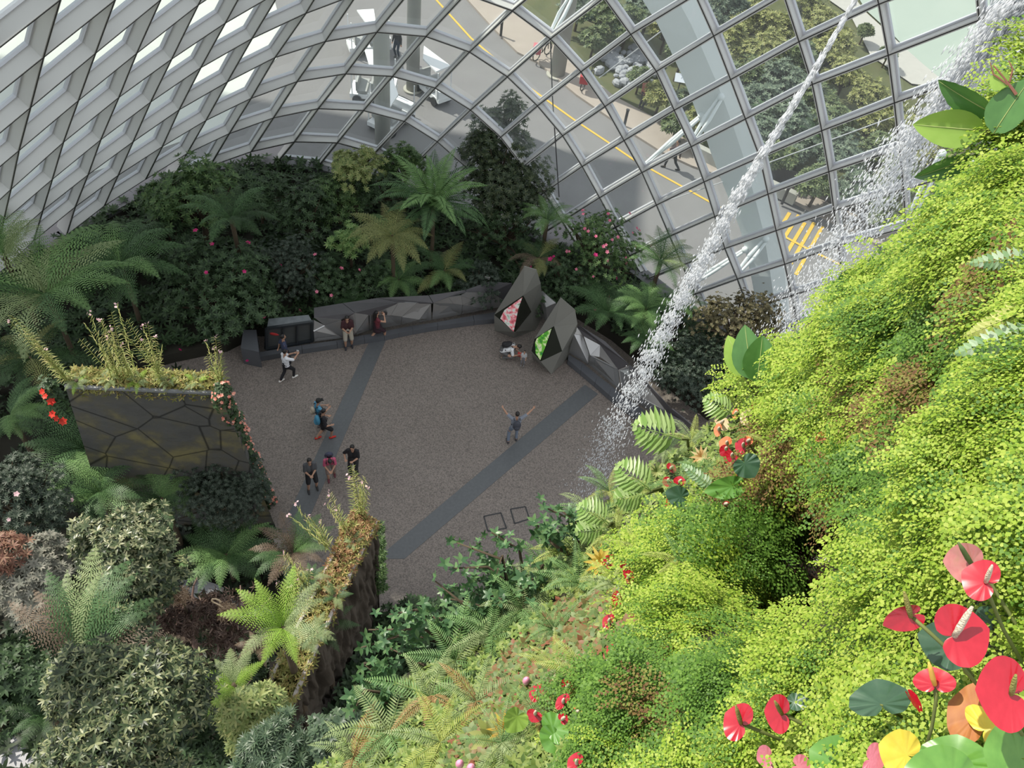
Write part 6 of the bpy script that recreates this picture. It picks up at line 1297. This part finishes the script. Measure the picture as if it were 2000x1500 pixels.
# ---------------------------------------------------------------- falling water
def watermat():
    m=bpy.data.materials.new('falling_water'); m.use_nodes=True; n=m.node_tree.nodes; l=m.node_tree.links; b=n['Principled BSDF']
    b.inputs['Base Color'].default_value=(.92,.94,.96,1); b.inputs['Roughness'].default_value=.15
    t=n.new('ShaderNodeBsdfTranslucent'); t.inputs[0].default_value=(.92,.94,.97,1); x=n.new('ShaderNodeMixShader'); x.inputs[0].default_value=.55
    tp=n.new('ShaderNodeBsdfTransparent'); y=n.new('ShaderNodeMixShader'); y.inputs[0].default_value=.08
    l.new(b.outputs[0],x.inputs[1]); l.new(t.outputs[0],x.inputs[2]); l.new(x.outputs[0],y.inputs[1]); l.new(tp.outputs[0],y.inputs[2]); l.new(y.outputs[0],n['Material Output'].inputs[0]); return m
M_wat=watermat()
def stream(path,n,seed,label,core=0.,core_t=.3,ln=(.05,.16),wd=.008):
    """path: (px,py,horizontal distance, half width px, density)"""
    rs=np.random.default_rng(seed); A=np.array(path,float); k=len(A)-1
    w=A[:,4]; cum=np.append(0,np.cumsum((w[1:]+w[:-1])/2*np.linalg.norm(np.diff(A[:,:2],axis=0),axis=1))); u=np.interp(rs.random(n)*cum[-1],cum,np.arange(k+1))
    # bunch the drops into falling clumps
    u=np.clip(u+.10*np.sin(u*23.)+.05*np.sin(u*61.),0,k)
    i=np.minimum(u.astype(int),k-1); g=(u-i)[:,None]; a=A[i]*(1-g)+A[i+1]*g
    gx=rs.normal(size=n)*.45*a[:,3]; px=a[:,0]+gx; py=a[:,1]+rs.normal(size=n)*a[:,3]*.25
    v=np.stack([px-1000,py-750,np.full(n,FPX)],-1)@MC.T; hd=np.linalg.norm(v[:,:2],axis=1); P=CP+v/hd[:,None]*(a[:,2]*(1+rs.normal(size=n)*.012))[:,None]
    ok=P[:,2]>.05; P=P[ok]; n=len(P); a=a[ok]
    i=i[ok]; nxt=A[i+1]; cur=A[i]
    def w3(q): v=np.stack([q[:,0]-1000,q[:,1]-750,np.full(len(q),FPX)],-1)@MC.T; return CP+v/np.linalg.norm(v[:,:2],axis=1)[:,None]*q[:,2:3]
    T=w3(nxt)-w3(cur); T/=np.linalg.norm(T,axis=1,keepdims=True); T+=rs.normal(size=T.shape)*.08; T/=np.linalg.norm(T,axis=1,keepdims=True)
    M=frame_from(T,rs); tv=np.array([(0,0,.5),(1,0,0.),(0,1,0.),(-1,0,0),(0,-1,0),(0,0,-.5)]); tf=np.array([(0,1,2),(0,2,3),(0,3,4),(0,4,1),(5,2,1),(5,3,2),(5,4,3),(5,1,4)],dtype=np.int32)
    L=rs.uniform(ln[0],ln[1],n); Wd=wd*rs.uniform(.5,1.4,n); tt=np.repeat(tv[None],n,0)*np.stack([Wd,Wd,L],-1)[:,None,:]
    V=np.einsum('nij,nkj->nki',M,tt)+P[:,None,:]; F=(tf[None]+(np.arange(n)*6)[:,None,None]).reshape(-1,3); V=V.reshape(-1,3); c=P.mean(0)
    MBv=link('falling_water',npmesh('falling_water',V-c,F,M_wat,True),None,c); tag(MBv,label,'water',kind='stuff')
    if core:
        Q=w3(A); s=[]; R=[]
        m=MB()
        for st in range(3):
            s=[];R=[]
            for t in np.linspace(0,core_t*k,70):
                i=min(int(t),k-1); p=Q[i]*(1-(t-i))+Q[i+1]*(t-i); s.append(p+np.array([math.sin(t*9+st*2),math.cos(t*11+st*2),0])*core*.5+rs.normal(size=3)*core*.15); R.append(core*(.35+.25*math.sin(t*31+st))*(1-.6*t/(core_t*k)))
            m.tube(s,R,6)
        o=link('water_rope',npmesh('water_rope',np.array(m.V)-c,m.F,M_wat,True),MBv)
stream([(1700,-50,11.5,3,.6),(1662,15,11.7,4,.8),(1580,155,12.,5,.9),(1500,285,12.3,8,1.2),(1440,385,12.6,14,1.2),(1380,500,13.,20,1.1),(1300,640,13.5,26,1.3),(1235,770,14.,32,1.1),(1190,860,14.5,40,.9),(1150,950,15.1,44,.7),(1125,1005,15.5,50,.4)],8500,1,'narrow stream of falling water crossing the glass down to the plaza',core=.035,core_t=.36,wd=.010,ln=(.06,.24))
stream([(2060,-60,7.5,46,1.8),(1975,30,7.6,50,1.8),(1900,130,7.8,48,1.5),(1840,205,8.,50,1.2),(1770,300,8.3,60,1.0),(1700,400,8.6,66,.8),(1640,490,9.,70,.7),(1570,600,9.4,66,.7),(1500,720,9.8,60,.4)],11000,2,'wide sheet of falling water drops at the upper right, nearest the camera',wd=.006,ln=(.03,.14))
